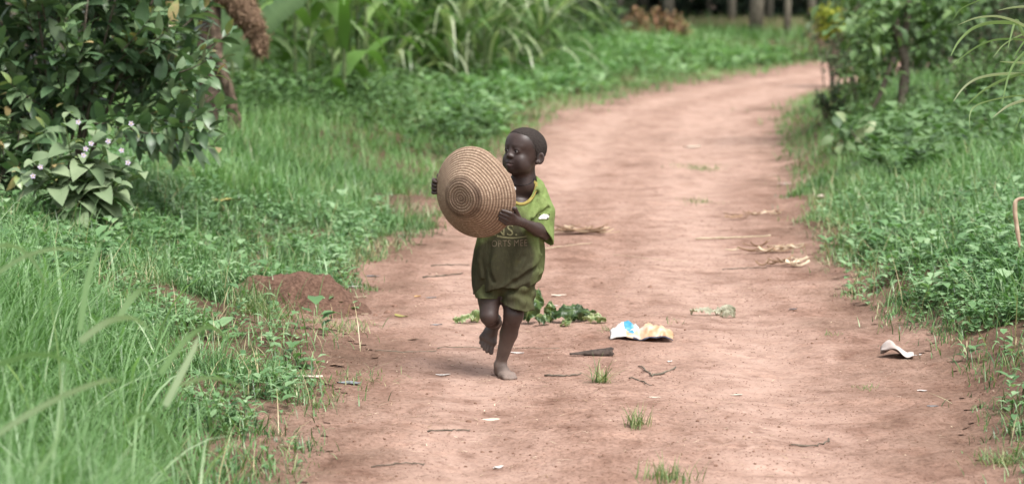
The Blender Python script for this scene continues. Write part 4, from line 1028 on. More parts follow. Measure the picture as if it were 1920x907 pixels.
c = b.mix(dk, c, (0.07, 0.07, 0.10))
M_WRAP = b.surface(b.principled(c, 0.4, spec=0.5))
V, F, T, U = crumple(0.25, 0.15, 0.082, 3)
q = on_land(1205, 641)
o = mesh_np('wrapper', V, F, M_WRAP, extra={'t': T, 'u': U}); o.location = (q[0], q[1] + 0.04, q[2] + 0.003); o.rotation_euler = (0, 0, -0.06)
m = o.modifiers.new('thick', 'SOLIDIFY'); m.thickness = 0.0015
tag(o, 'crumpled white and orange plastic wrapper with a blue patch on the path', 'wrapper')
M_PAPER = plain_mat('dirty_paper', (0.36, 0.29, 0.26), (0.60, 0.55, 0.52), 18, 0.8)
U, T = np.meshgrid(np.linspace(-1, 1, 14), np.linspace(0, 1, 20))
x = (T - 0.5) * 0.125; y = U * 0.05 * (0.45 + 0.55 * np.sin(np.pi * np.clip(T * 0.8 + 0.05, 0, 1))) ; z = 0.052 * np.exp(-((T - 0.28) / 0.33) ** 2) * (1 - 0.6 * (U + 0.2) ** 2) + 0.006 * np.sin(T * 11 + U * 4)
V = np.stack([x, y, z - z.min() + 0.002], -1).reshape(-1, 3)
o = put('paper_scrap', V, grid_faces(20, 14), M_PAPER, 1682, 672, 'folded dirty white paper lying by the right verge', 'paper', thick=0.002, rz=-0.15)
V, F = curled(0.05, 0.03, 88, 0.15); put('paper_scrap', V, F, M_DL['white'], 1716, 668, 'small white paper flake beside the folded paper', 'paper')
# half-round piece of dark bark
t = np.linspace(0, 1, 22); a = np.linspace(-0.3, math.pi * 1.02, 12)
T, A = np.meshgrid(t, a, indexing='ij')
r = np.interp(T, [0, 1], [0.006, 0.028]) * (1 + 0.06 * np.sin(A * 9 + T * 5))
x = (T - 0.5) * 0.165 + 0.006 * np.sin(A * 7) * (T > 0.9); y = r * np.cos(A); z = r * np.sin(A) + 0.002
V = np.stack([x, y, z], -1).reshape(-1, 3)
M_DBARK = plain_mat('dark_bark', (0.035, 0.026, 0.022), (0.11, 0.083, 0.07), 50, 0.85, 0.2, 0.8, 0.006)
put('bark_piece', V, grid_faces(22, 12), M_DBARK, 1108, 668, 'dark half-round piece of bark lying behind the grass tuft on the path', 'bark', thick=0.004, rz=0.06, lift=0.006)

# ------------------------------------------------------------------ grass tufts on the path
M_TUFT = leaf_mat('tuft_grass', [(0, (0.07, 0.13, 0.05)), (0.6, (0.17, 0.26, 0.11)), (1, (0.40, 0.40, 0.24))], 0.5, 0.35, 0.35, 4)
def tuft(px, py, n, L, r, lean, label, seed):
    g = np.random.default_rng(seed); c = on_land(px, py); a = g.random(n) * 6.283
    bs = np.stack([r * g.standard_normal(n) * 0.4, r * g.standard_normal(n) * 0.5, np.full(n, -0.003)], 1)
    ac = Acc(); ac.add(*blades(bs, a, L * (0.3 + 0.7 * g.random(n)), 0.003 + 0.002 * g.random(n), lean * (0.3 + g.random(n)), 0.3 + 0.7 * g.random(n), 5, g.random(n)))
    o = ac.build('grass_tuft', M_TUFT); o.location = tuple(c); return tag(o, label, 'grass tuft', 'grass tufts growing on the bare path')
tuft(1128, 718, 75, 0.14, 0.035, 0.8, 'spreading green tuft on the path before the dark bark', 1)
tuft(1195, 800, 80, 0.10, 0.05, 0.35, 'upright wispy tuft in the lower middle of the path', 2)
tuft(1250, 900, 110, 0.09, 0.10, 0.4, 'blurred pale tuft at the bottom edge of the path', 3)
tuft(1305, 318, 260, 0.10, 0.26, 0.9, 'thin green patch on the far middle of the path', 4)
tuft(1300, 380, 150, 0.07, 0.18, 0.9, 'thin green patch on the path, nearer than the other', 5)
tuft(1140, 622, 22, 0.05, 0.05, 0.8, 'sparse grass shoots left of the white wrapper', 6)
tuft(1880, 870, 130, 0.07, 0.10, 0.7, 'bushy green tuft in the lower right corner', 7)
tuft(1620, 730, 50, 0.04, 0.06, 0.9, 'sparse pale tuft on the right of the path', 8)
tuft(700, 545, 40, 0.05, 0.05, 0.7, 'small green tuft right of the soil heap', 9)
tuft(640, 620, 150, 0.09, 0.16, 0.9, 'sprawling grass patch below the soil heap', 10)
tuft(1565, 630, 50, 0.04, 0.06, 0.9, 'flat grass shoots at the right verge, above the folded paper', 11)
tuft(1255, 605, 30, 0.04, 0.07, 0.8, 'sparse grass shoots behind the white wrapper', 12)
tuft(660, 610, 80, 0.06, 0.12, 0.9, 'sparse grass right of the sprawling patch', 13)
tuft(470, 585, 200, 0.12, 0.12, 0.6, 'leafy grass tuft at the left foot of the soil heap', 14)
tuft(650, 715, 160, 0.06, 0.22, 0.8, 'thin grass around the pale dry leaf', 15)

tuft(520, 598, 160, 0.10, 0.12, 0.7, 'green grass tuft before the soil heap', 16)
tuft(585, 606, 90, 0.07, 0.10, 0.8, 'thin grass at the right front of the soil heap', 17)
tuft(480, 565, 120, 0.09, 0.09, 0.6, 'grass tuft growing on the left flank of the soil heap', 18)

for i in range(26):                                          # clods rolled off the soil heap
    a = LG.random() * 6.28; rr = 0.20 + 0.14 * LG.random()
    V, F = lump(0.006 + 0.010 * LG.random() ** 2, 300 + i, 2, 0.5, 0.8)
    x_, y_ = mb[0] + 1.25 * rr * math.cos(a), mb[1] + rr * math.sin(a)
    o = mesh_np('clod', V, F, M_CLOD, smooth=False); o.location = (x_, y_, land_z(x_, y_) + 0.004); tag(o, 'crumbly clod rolled off the dark red soil heap', 'clod', 'clods round the soil heap')
# ------------------------------------------------------------------ the boy: signed-distance modelling, one continuous skin
CH = on_land(945, 710); CS = 512.0
CHZ = CH[2] + 0.004
ORG = np.array([CH[0], CH[1], CHZ])
def B(px, py, y=0.0):
    d = ray(px, py); t = (CH[1] + y) / d[1]
    return np.array([0, 0, HCAM]) + d * t - ORG
class SDF:
    def __init__(s, lo, hi, h):
        s.lo = np.array(lo, float); s.h = h
        s.n = np.ceil((np.array(hi) - s.lo) / h).astype(int) + 1
        s.D = np.full(s.n, 0.06, np.float32)
    def box(s, lo, hi):
        a = np.clip(np.floor((np.array(lo) - s.lo) / s.h).astype(int), 0, s.n); b = np.clip(np.ceil((np.array(hi) - s.lo) / s.h).astype(int) + 1, 0, s.n)
        sl = tuple(slice(p, q) for p, q in zip(a, b))
        ax = [(s.lo[k] + s.h * np.arange(a[k], b[k])).astype(np.float32) for k in range(3)]
        return sl, (ax[0][:, None, None], ax[1][None, :, None], ax[2][None, None, :])
    def blend(s, d, sl, k, sub=False):
        A = s.D[sl]
        if A.size == 0: return
        if sub:
            h = np.clip(0.5 - 0.5 * (A + d) / k, 0, 1); s.D[sl] = A * (1 - h) - d * h + k * h * (1 - h)
        else:
            h = np.clip(0.5 + 0.5 * (A - d) / k, 0, 1); s.D[sl] = A * (1 - h) + d * h - k * h * (1 - h)
    def cap(s, a, b, ra, rb, k=0.012, sub=False, sq=None):
        """round cone a-b; sq=(axis vector, factor) flattens the section along axis"""
        a, b = np.asarray(a, float), np.asarray(b, float); m = max(ra, rb) + 2 * k + 0.01
        sl, (X, Y, Z) = s.box(np.minimum(a, b) - m * 1.6, np.maximum(a, b) + m * 1.6)
        v = b - a; L2 = max(v @ v, 1e-9)
        px, py, pz = X - a[0], Y - a[1], Z - a[2]
        t = np.clip((px * v[0] + py * v[1] + pz * v[2]) / L2, 0, 1)
        dx, dy, dz = px - t * v[0], py - t * v[1], pz - t * v[2]
        q = dx * dx + dy * dy + dz * dz
        if sq is not None:
            n = np.asarray(sq[0], float); n = n / np.linalg.norm(n); c = dx * n[0] + dy * n[1] + dz * n[2]
            q = q + c * c * (1 / sq[1] ** 2 - 1)
        s.blend(np.sqrt(q) - (ra + t * (rb - ra)), sl, k, sub)
    def ell(s, c, r, M=None, k=0.012, sub=False):
        c = np.asarray(c, float); r = np.asarray(r, float); M = np.eye(3) if M is None else np.asarray(M)   # rows of M: local axes
        m = r.max() + 2 * k + 0.012
        sl, (X, Y, Z) = s.box(c - m, c + m)
        x, y, z = X - c[0], Y - c[1], Z - c[2]
        u = [(M[i, 0] * x + M[i, 1] * y + M[i, 2] * z) for i in range(3)]
        k0 = np.sqrt(sum((u[i] / r[i]) ** 2 for i in range(3))); k1 = np.sqrt(sum((u[i] / r[i] ** 2) ** 2 for i in range(3)))
        s.blend(k0 * (k0 - 1) / np.maximum(k1, 1e-6), sl, k, sub)
    def chain(s, pts, rad, k=0.012, **kw):
        for i in range(len(pts) - 1): s.cap(pts[i], pts[i + 1], rad[i], rad[i + 1], k, **kw)
    def mesh(s, smooth=2):
        D, h = s.D, s.h
        S = (D < 0)
        c = np.zeros(np.array(S.shape) - 1, np.uint8)
        cr = [(i, j, k) for i in (0, 1) for j in (0, 1) for k in (0, 1)]
        nx, ny, nz = c.shape
        for i, j, k in cr: c += S[i:i + nx, j:j + ny, k:k + nz]
        idx = np.argwhere((c > 0) & (c < 8))
        ids = np.full(c.shape, -1, np.int32); ids[tuple(idx.T)] = np.arange(len(idx))
        val = {q: D[idx[:, 0] + q[0], idx[:, 1] + q[1], idx[:, 2] + q[2]] for q in cr}
        acc = np.zeros((len(idx), 3)); cnt = np.zeros(len(idx))
        for q in cr:
            for ax in range(3):
                if q[ax] == 0:
                    r = list(q); r[ax] = 1; r = tuple(r)
                    va, vb = val[q], val[r]; m = (va < 0) != (vb < 0)
                    t = np.where(m, va / np.where(m, va - vb, 1), 0)
                    p = np.repeat(np.array(q, float)[None], len(idx), 0); p[:, ax] += t
                    acc += p * m[:, None]; cnt += m
        V = (idx + acc / cnt[:, None]) * h + s.lo
        F = []
        for ax in range(3):
            sl0 = [slice(None)] * 3; sl1 = [slice(None)] * 3; sl0[ax] = slice(0, -1); sl1[ax] = slice(1, None)
            a, b = S[tuple(sl0)], S[tuple(sl1)]
            e = np.argwhere(a != b); o1, o2 = [k for k in range(3) if k != ax]
            e = e[(e[:, o1] > 0) & (e[:, o2] > 0)]
            e = e[(e[:, o1] < c.shape[o1]) & (e[:, o2] < c.shape[o2])]
            ins = S[tuple(e.T)]
            def cell(d1, d2):
                q = e.copy(); q[:, o1] -= d1; q[:, o2] -= d2; return ids[tuple(q.T)]
            f = np.stack([cell(1, 1), cell(0, 1), cell(0, 0), cell(1, 0)], 1)
            flip = ins if ax != 1 else ~ins
            F.append(np.where(flip[:, None], f, f[:, ::-1]))
        F = np.concatenate(F); F = F[(F >= 0).all(1)]
        E = np.concatenate([F[:, [0, 1]], F[:, [1, 2]], F[:, [2, 3]], F[:, [3, 0]]]); E = np.concatenate([E, E[:, ::-1]])
        deg = np.bincount(E[:, 0], minlength=len(V))
        for it in range(smooth):
            N = np.stack([np.bincount(E[:, 0], V[E[:, 1], k], minlength=len(V)) for k in range(3)], 1) / np.maximum(deg, 1)[:, None]
            V = V + (0.55 if it % 2 == 0 else -0.5) * (N - V)
        return V, F

# head frame: l = his left, f = forward, u = up
def rot_frame(yaw, pitch, roll):
    f = np.array([-math.sin(yaw) * math.cos(pitch), -math.cos(yaw) * math.cos(pitch), math.sin(pitch)])
    u0 = np.array([0, 0, 1.0]); l = np.cross(u0, f); l /= np.linalg.norm(l)      # his left when facing f
    u = np.cross(f, l)
    c, s_ = math.cos(roll), math.sin(roll)
    l2 = c * l + s_ * u; u2 = -s_ * l + c * u
    return l2, f, u2
HL, HF, HU = rot_frame(R(44), R(7), R(-2))
HM = np.array([HL, HF, HU])
HC = B(982.7, 282.5, 0.0)
def Hh(l, f, u): return HC + np.array([l, f, u]) @ HM
body = SDF((-0.30, -0.27, -0.02), (0.22, 0.20, 0.925), 0.0026)
# trunk and neck
pel = B(941, 520, 0.0); chest = B(972, 400, -0.005); neck0 = B(983, 346, 0.005); 
body.cap(pel, B(955, 455, -0.01), 0.062, 0.062, 0.02, sq=((0, 1, 0), 0.85)); body.cap(B(955, 455, -0.01), chest, 0.062, 0.062, 0.02, sq=((0, 1, 0), 0.85))
shL, shR = B(1007, 363, 0.014), B(936, 359, -0.012)
body.cap(shL, shR, 0.027, 0.027, 0.02); body.cap(B(998, 349, 0.01), B(954, 349, 0.0), 0.025, 0.025, 0.02)
body.cap(neck0, B(983, 308, 0.010), 0.043, 0.0375, 0.014); body.cap(B(985, 338, 0.015), shL, 0.030, 0.024, 0.02); body.cap(B(980, 338, 0.012), shR, 0.030, 0.024, 0.02)
# his left arm (picture right)
elL, wrL = B(1022, 437, -0.015), B(980, 417, -0.150)
body.chain([shL, (shL + elL) / 2, elL], [0.027, 0.027, 0.023], 0.012)
fm = (elL * 0.65 + wrL * 0.35); body.chain([elL, fm, wrL], [0.023, 0.024, 0.0155], 0.010)
# his right arm (behind the basket)
elR, wrR = B(882, 412, 0.02), B(830, 350, 0.0)
body.chain([shR, (shR + elR) / 2, elR], [0.030, 0.027, 0.022], 0.012); body.chain([elR, elR * 0.65 + wrR * 0.35, wrR], [0.022, 0.023, 0.0155], 0.010)
# legs
hpR, knR, anR = B(918, 525, 0.0), B(917, 592, -0.055), B(929, 605, 0.085)
body.chain([hpR, (hpR + knR) / 2, knR], [0.046, 0.0405, 0.0335], 0.015)
body.cap(knR, knR + np.array([0, -0.006, -0.004]), 0.031, 0.028, 0.01)
cf = knR * 0.6 + anR * 0.4 + np.array([0, 0, -0.004]); body.chain([knR + np.array([0, 0.02, -0.002]), cf, anR], [0.030, 0.030, 0.019], 0.010)
hpL, knL, anL = B(964, 530, 0.0), B(963, 590, -0.050), B(938, 683, 0.012)
body.chain([hpL, (hpL + knL) / 2, knL], [0.048, 0.043, 0.036], 0.015)
cf = knL * 0.62 + anL * 0.38 + np.array([0.001, 0.012, 0]); body.chain([knL, cf, anL], [0.034, 0.0315, 0.0195], 0.012)
body.cap(knL + np.array([0, -0.012, 0.002]), knL + np.array([-0.004, -0.010, -0.015]), 0.024, 0.021, 0.012)
# feet: planted left foot
def foot(ank, heel, ball_in, ball_out, toes, rt, k=0.006):
    mid = (ball_in + ball_out) / 2
    body.cap(ank, heel, 0.021, 0.0205, 0.010); body.cap(ank, mid * 0.55 + ank * 0.45, 0.021, 0.0175, 0.012)
    body.cap(heel, ball_in, 0.0165, 0.0135, 0.010); body.cap(heel, ball_out, 0.0165, 0.0115, 0.010); body.cap(ank * 0.5 + mid * 0.5, mid, 0.0175, 0.013, 0.010)
    body.cap(ball_in, ball_out, 0.0135, 0.0115, 0.008)
    for i, (tp, r) in enumerate(zip(toes, rt)):
        b0 = ball_in + (ball_out - ball_in) * i / 4.0
        body.chain([b0, b0 * 0.35 + tp * 0.65 + np.array([0, 0, 0.002]), tp], [r * 1.15, r * 0.95, r], 0.0025)
fl_ = lambda x, y, z: np.array([x, y, z])
foot(anL + fl_(0, 0, -0.004), fl_(-0.017, 0.034, 0.020), fl_(-0.006, -0.042, 0.0125), fl_(0.031, -0.024, 0.0105),
     [fl_(0.004, -0.083, 0.0095), fl_(0.0195, -0.081, 0.0075), fl_(0.030, -0.074, 0.007), fl_(0.0385, -0.065, 0.0065), fl_(0.0445, -0.054, 0.006)], [0.0095, 0.0070, 0.0066, 0.0062, 0.0060])
# lifted right foot hanging behind the knee
foot(anR, B(929, 598, 0.118), B(924, 642, 0.070), B(905, 632, 0.075),
     [B(921, 660.5, 0.060), B(913, 658.5, 0.056), B(907.5, 654, 0.058), B(903.5, 648.5, 0.062), B(900.5, 642.5, 0.068)], [0.0088, 0.0068, 0.0064, 0.0060, 0.0058])
# head
E = lambda l, f, u, r, k=0.012, **kw: body.ell(Hh(l, f, u), r, HM, k, **kw)
C = lambda a, b, ra, rb, k=0.008, **kw: body.cap(Hh(*a), Hh(*b), ra, rb, k, **kw)
E(0, -0.012, 0.012, (0.0655, 0.076, 0.068), 0.01)
E(0, 0.020, 0.026, (0.0585, 0.052, 0.048), 0.02)              # forehead
E(0, 0.018, -0.036, (0.053, 0.054, 0.050), 0.02)             # face
E(0, 0.030, -0.064, (0.043, 0.038, 0.024), 0.018)            # jaw
E(0, 0.054, -0.074, (0.016, 0.014, 0.012), 0.012)            # chin
for s_ in (-1, 1):
    E(s_ * 0.030, 0.046, -0.039, (0.022, 0.019, 0.021), 0.014); E(s_ * 0.034, 0.032, -0.058, (0.020, 0.024, 0.019), 0.016)   # cheeks
    E(s_ * 0.0245, 0.0765, -0.0025, (0.0135, 0.0105, 0.0085), 0.012, sub=True)   # eye hollows
    E(s_ * 0.024, 0.0575, -0.0035, (0.0150, 0.0132, 0.0122), 0.006)            # lids over the eyeballs
    E(s_ * 0.0235, 0.0705, -0.0055, (0.0130, 0.0080, 0.0054), 0.0022, sub=True)  # opening between the lids
    C((s_ * 0.012, 0.0615, 0.014), (s_ * 0.034, 0.055, 0.012), 0.0060, 0.005, 0.014)  # brow
    E(s_ * 0.0100, 0.0700, -0.0265, (0.0068, 0.0075, 0.0060), 0.004)   # nostril wings
    E(s_ * 0.0066, 0.0760, -0.0315, (0.0040, 0.0042, 0.0030), 0.002, sub=True)
    # ears
    e0 = (s_ * 0.0675, -0.010, -0.022)
    en = unit(s_ * HL * 0.62 + HF * 0.78); eu = unit(HU - en * (HU @ en) - 0.18 * HF); et = np.cross(eu, en); EM = np.array([en, et, eu])
    ec = Hh(s_ * 0.0715, -0.016, -0.022)
    body.ell(ec, (0.0055, 0.0145, 0.0225), EM, 0.004); body.ell(ec + en * 0.0055 + np.array([0, 0, 0.002]), (0.0052, 0.0088, 0.0145), EM, 0.003, sub=True)
    C((s_ * 0.064, -0.006, -0.040), (s_ * 0.066, -0.004, -0.036), 0.0065, 0.006, 0.004)
C((0, 0.0645, 0.003), (0, 0.0730, -0.021), 0.0062, 0.0090, 0.010)      # nose
E(0, 0.0765, -0.0245, (0.0092, 0.0070, 0.0066), 0.005)
E(0, 0.059, -0.0510, (0.022, 0.0135, 0.013), 0.010)                      # muzzle
for s_ in (-1, 1):
    C((s_ * 0.0165, 0.0640, -0.0510), (s_ * 0.004, 0.0715, -0.0475), 0.0030, 0.0052, 0.004); C((s_ * 0.0155, 0.0645, -0.0555), (0, 0.0712, -0.0580), 0.0032, 0.0056, 0.004)
    C((s_ * 0.0185, 0.0675, -0.0530), (0, 0.0765, -0.0525), 0.0013, 0.0013, 0.0016, sub=True)      # line of the mouth
C((0, 0.082, -0.0415), (0, 0.081, -0.0450), 0.0018, 0.0018, 0.003, sub=True)

# ---- basket placement (needed for the hands)
BAX = np.array([-0.513, -0.813, -0.135]); BAX /= np.linalg.norm(BAX)
BE1 = np.array([0.812, -0.550, 0.0]); BE1 -= BAX * (BE1 @ BAX); BE1 /= np.linalg.norm(BE1); BE2 = np.cross(BAX, BE1)
if BE2[2] < 0: BE2 = -BE2
BC = B(890.5, 361.5, -0.130); BR, BDEP, BDISC = 0.1640, 0.088, 0.065
def bask(ang, rad, off=0.0):
    """a point on the convex side: angle from picture-right, radius, offset outwards"""
    t = np.clip((BR - rad) / (BR - BDISC), 0, 1)
    return BC + BE1 * (rad * math.cos(ang)) + BE2 * (rad * math.sin(ang)) + BAX * (BDEP * (t ** 0.9) + off)
# his left hand: palm outside the rim at picture right, four fingers over the convex face, thumb on the hollow side
aL = R(-31)
kn = [bask(aL + R(8.0 - 5.1 * i), BR + 0.006 - 0.0015 * (i == 3), 0.013) for i in range(4)]
pc = sum(kn) / 4 * 0.55 + wrL * 0.45
body.cap(wrL, pc, 0.0155, 0.0165, 0.008); 
for i in range(4):
    body.cap(wrL * 0.45 + pc * 0.55, kn[i], 0.012, 0.0078, 0.007)
    fl = (0.023, 0.026, 0.025, 0.020)[i]
    a = aL + R(8.0 - 5.1 * i)
    m1 = bask(a + R(0.5), BR - fl * 0.50, 0.0085); tp = bask(a + R(1.0), BR - fl, 0.0055)
    body.chain([kn[i], m1, tp], [0.0072, 0.0064, 0.0053], 0.0018)
th0 = wrL * 0.5 + pc * 0.5 + np.array([0.0, 0.0, 0.012])
body.chain([th0, bask(aL + R(13), BR + 0.006, -0.006), bask(aL + R(15), BR - 0.022, -0.016)], [0.0105, 0.0082, 0.0068], 0.004)
# his right hand: knuckles show past the left edge, fingers curl into the hollow, thumb behind
aR = R(174)
kr = [bask(aR - R(7.5 - 5.0 * i), BR + 0.014, 0.002 + 0.001 * i) for i in range(4)]
pr = sum(kr) / 4 * 0.5 + wrR * 0.5
body.cap(wrR, pr, 0.0155, 0.0165, 0.008)
for i in range(4):
    body.cap(wrR * 0.45 + pr * 0.55, kr[i], 0.012, 0.0080, 0.007)
    a = aR - R(7.5 - 5.0 * i)
    body.chain([kr[i], bask(a, BR + 0.009, 0.012), bask(a, BR - 0.006, 0.010)], [0.0076, 0.0066, 0.0056], 0.0018)
body.chain([wrR * 0.5 + pr * 0.5 + np.array([0, 0, 0.012]), bask(aR - R(13), BR + 0.004, -0.012), bask(aR - R(13), BR - 0.025, -0.020)], [0.0105, 0.0082, 0.0068], 0.004)

# skin
b = NB('dark_skin')
tc = b.n('TexCoord'); sp = b.n('SeparateXYZ'); b.l(tc.outputs['Object'], sp.inputs[0])
n1 = b.noise(22, 4); n2 = b.noise(70, 4)
c = b.ramp(n1, [(0.3, (0.040, 0.0245, 0.0205)), (0.7, (0.063, 0.040, 0.034))])
c = b.mix(b.attr('lip'), c, (0.105, 0.066, 0.062))
c = b.mix(b.math('MULTIPLY', b.attr('scalp'), 0.85), c, (0.024, 0.019, 0.017))
dust = b.math('MULTIPLY_ADD', sp.outputs['Z'], -5.2, 1.00, clamp=True)       # road dust rubbed into shins and feet
dust = b.math('MULTIPLY', dust, b.ramp(b.noise(16, 5), [(0.28, (0.35, 0.35, 0.35)), (0.62, (1, 1, 1))]), clamp=True)
c = b.mix(b.math('MULTIPLY', dust, 0.9), c, (0.25, 0.19, 0.16))
rough = b.math('MULTIPLY_ADD', dust, 0.32, 0.47, clamp=True)
M_SKIN = b.surface(b.principled(c, rough, b.bump(n2, 0.15, 0.002), 0.45))
boy = empty('person', (CH[0], CH[1], CHZ), label='small barefoot boy in a dirty green shirt running down the path with a basket', cat='person')
BV, BF = body.mesh(3)
hl = (BV - HC) @ HM.T
lip = sstep(0.0175, 0.0125, np.abs(hl[:, 0])) * sstep(0.0625, 0.0670, hl[:, 1]) * np.exp(-((hl[:, 2] + 0.0580) / 0.0058) ** 2)
fr_ = hl[:, 1] - np.interp(hl[:, 2], [-0.06, -0.035, -0.01, 0.012, 0.035, 0.056, 0.075], [-0.030, -0.022, 0.004, 0.018, 0.034, 0.052, 0.09])
scalp = sstep(0.006, -0.010, fr_ + (fbm(hl[:, 0] + hl[:, 2] * 0.7, hl[:, 2] + hl[:, 1] * 0.4, 0.014, 8, 3) - 0.5) * 0.014) * sstep(-0.050, -0.030, hl[:, 2]) * sstep(0.13, 0.11, np.linalg.norm(hl, axis=1)) * (np.abs(hl[:, 0]) < 0.068)
mesh_np('body', BV, BF, M_SKIN, boy, extra={'lip': lip, 'scalp': scalp})
# eyes
M_EYE = plain_mat('eye_white', (0.22, 0.185, 0.17), (0.29, 0.25, 0.23), 50, 0.3, 0.4, 0.0); M_IRIS = plain_mat('dark_iris', (0.012, 0.007, 0.005), (0.02, 0.012, 0.008), 50, 0.15, 0.6, 0.0)
for s_ in (-1, 1):
    bm = bmesh.new(); bmesh.ops.create_uvsphere(bm, u_segments=24, v_segments=16, radius=0.0104)
    V = np.array([v.co[:] for v in bm.verts]); F4 = np.array([[v.index for v in f.verts] for f in bm.faces if len(f.verts) == 4]); F3 = np.array([[v.index for v in f.verts] for f in bm.faces if len(f.verts) == 3]); bm.free()
    V = V @ np.array([[1, 0, 0], [0, 0, 1], [0, 1, 0]])        # pole forwards
    V = V * np.array([1, 1, 1]); c0 = Hh(s_ * 0.0240, 0.0575, -0.0050)
    gz = np.array([0.32, 0.94, -0.14]) if True else None       # looking a little aside and down
    gaze = unit(np.array([-0.30, 1.0, -0.12]))
    W = c0 + V @ HM
    eye = mesh_np('eye', W, [F4, F3], M_EYE, boy)
    a = np.linspace(0, 2 * np.pi, 20, endpoint=False)
    rim = []
    t1 = unit(np.cross(gaze, np.array([0, 0, 1.0]))); t2 = np.cross(t1, gaze)
    for rr in (0.0, 0.0035, 0.0062):
        q = math.sqrt(0.0107 ** 2 - rr ** 2)
        rim.append(gaze * q + rr * (np.cos(a)[:, None] * t1 + np.sin(a)[:, None] * t2))
    mesh_np('iris', c0 + np.concatenate(rim) @ HM, grid_faces(3, 20, True), M_IRIS, eye)
# hair: cropped close, its own shell on the scalp
hair = SDF(HC - 0.11, HC + 0.11, 0.0026)
hair.ell(Hh(0, -0.0135, 0.0130), (0.0685, 0.0785, 0.0712), HM, 0.01)
hair.ell(Hh(0, 0.018, 0.028), (0.0562, 0.0520, 0.0492), HM, 0.02)
sl, (X, Y, Z) = hair.box(HC - 0.2, HC + 0.2)
x, y, z = X - HC[0], Y - HC[1], Z - HC[2]
ll, ff, u_ = [(HM[i, 0] * x + HM[i, 1] * y + HM[i, 2] * z) for i in range(3)]
# hairline: forehead, temples, in front of and round the ears, nape
cut = np.maximum(ff - 0.030 - 0.55 * (u_ - 0.030) + 0.0 * ll, -10)            # keep behind this slanted front
front = ff - np.interp(u_, [-0.06, -0.035, -0.01, 0.012, 0.035, 0.056, 0.075], [-0.034, -0.026, -0.001, 0.013, 0.029, 0.047, 0.085])
low = -(u_ + 0.034 + 0.10 * np.clip(-ff - 0.02, 0, 1))
edge_n = (fbm(ll * 1.0 + u_ * 0.7, u_ + ff * 0.4, 0.012, 8, 3) - 0.5) * 0.016
hair.D[sl] = np.maximum(hair.D[sl], 0.0)*0 + np.maximum(np.maximum(hair.D[sl], (front + edge_n) * 0.30), low * 0.5)
HV, HF4 = hair.mesh(2)
nn = fbm(HV[:, 0] * 1.0 + HV[:, 2] * 0.6, HV[:, 1] + HV[:, 2] * 0.5, 0.004, 3, 2) - 0.5
HV = HV + unit(HV - HC) * (nn * 0.0022)[:, None]
M_HAIR = plain_mat('cropped_hair', (0.020, 0.016, 0.0145), (0.060, 0.050, 0.045), 300, 0.95, 0.1, 0.9, 0.003, 3)
mesh_np('hair', HV, HF4, M_HAIR, boy)
# eyebrows
M_BROW = plain_mat('brow_hair', (0.012, 0.008, 0.007), (0.020, 0.013, 0.011), 90, 0.9, 0.1)
for s_ in (-1, 1):
    P = np.array([Hh(s_ * l, f, u) for l, f, u in ((0.011, 0.0690, 0.0150), (0.022, 0.0655, 0.0175), (0.034, 0.0575, 0.0145))])
    mesh_np('eyebrow', *tube(spline(P, 8), np.array([0.0010, .0015, .0018, .0018, .0016, .0013, .001, .0006]), 6), M_BROW, boy)
# ------------------------------------------------------------------ clothes
b = NB('dirty_green_cloth')
tc = b.n('TexCoord'); sp = b.n('SeparateXYZ'); b.l(tc.outputs['Object'], sp.inputs[0])
mpn = b.n('Mapping'); mpn.inputs['Scale'].default_value = (1, 1, 0.35); b.l(tc.outputs['Object'], mpn.inputs['Vector'])
n1 = b.noise(14, 6, vec=mpn.outputs[0], rough=0.65); n2 = b.noise(38, 6, rough=0.7)
c = b.ramp(n2, [(0.3, (0.145, 0.205, 0.062)), (0.7, (0.235, 0.30, 0.112))])
c = b.mix(b.math('MULTIPLY', b.attr('yellowed'), 0.75), c, (0.19, 0.185, 0.075))
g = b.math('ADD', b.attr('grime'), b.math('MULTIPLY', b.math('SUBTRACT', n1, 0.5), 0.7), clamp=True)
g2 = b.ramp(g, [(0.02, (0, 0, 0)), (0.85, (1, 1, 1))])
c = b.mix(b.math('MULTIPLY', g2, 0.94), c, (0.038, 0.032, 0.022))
b2_ = b.mix(b.math('MULTIPLY', b.ramp(b.noise(26, 6, rough=0.7), [(0.55, (0, 0, 0)), (0.68, (1, 1, 1))]), 0.45), c, (0.085, 0.085, 0.04))
mpc = b.n('Mapping'); mpc.inputs['Rotation'].default_value = (0.3, 0.5, 0.2); mpc.inputs['Scale'].default_value = (1.0, 1.0, 0.30); b.l(tc.outputs['Object'], mpc.inputs['Vector'])
crs = b.math('ABSOLUTE', b.math('SUBTRACT', b.noise(24, 3, vec=mpc.outputs[0], rough=0.5), 0.5))
M_CLOTH = b.surface(b.principled(b2_, 0.92, b.bump(b.math('ADD', b.math('MULTIPLY', crs, 2.0), b.math('MULTIPLY', b.noise(420, 3), 0.08)), 0.9, 0.007), 0.12))
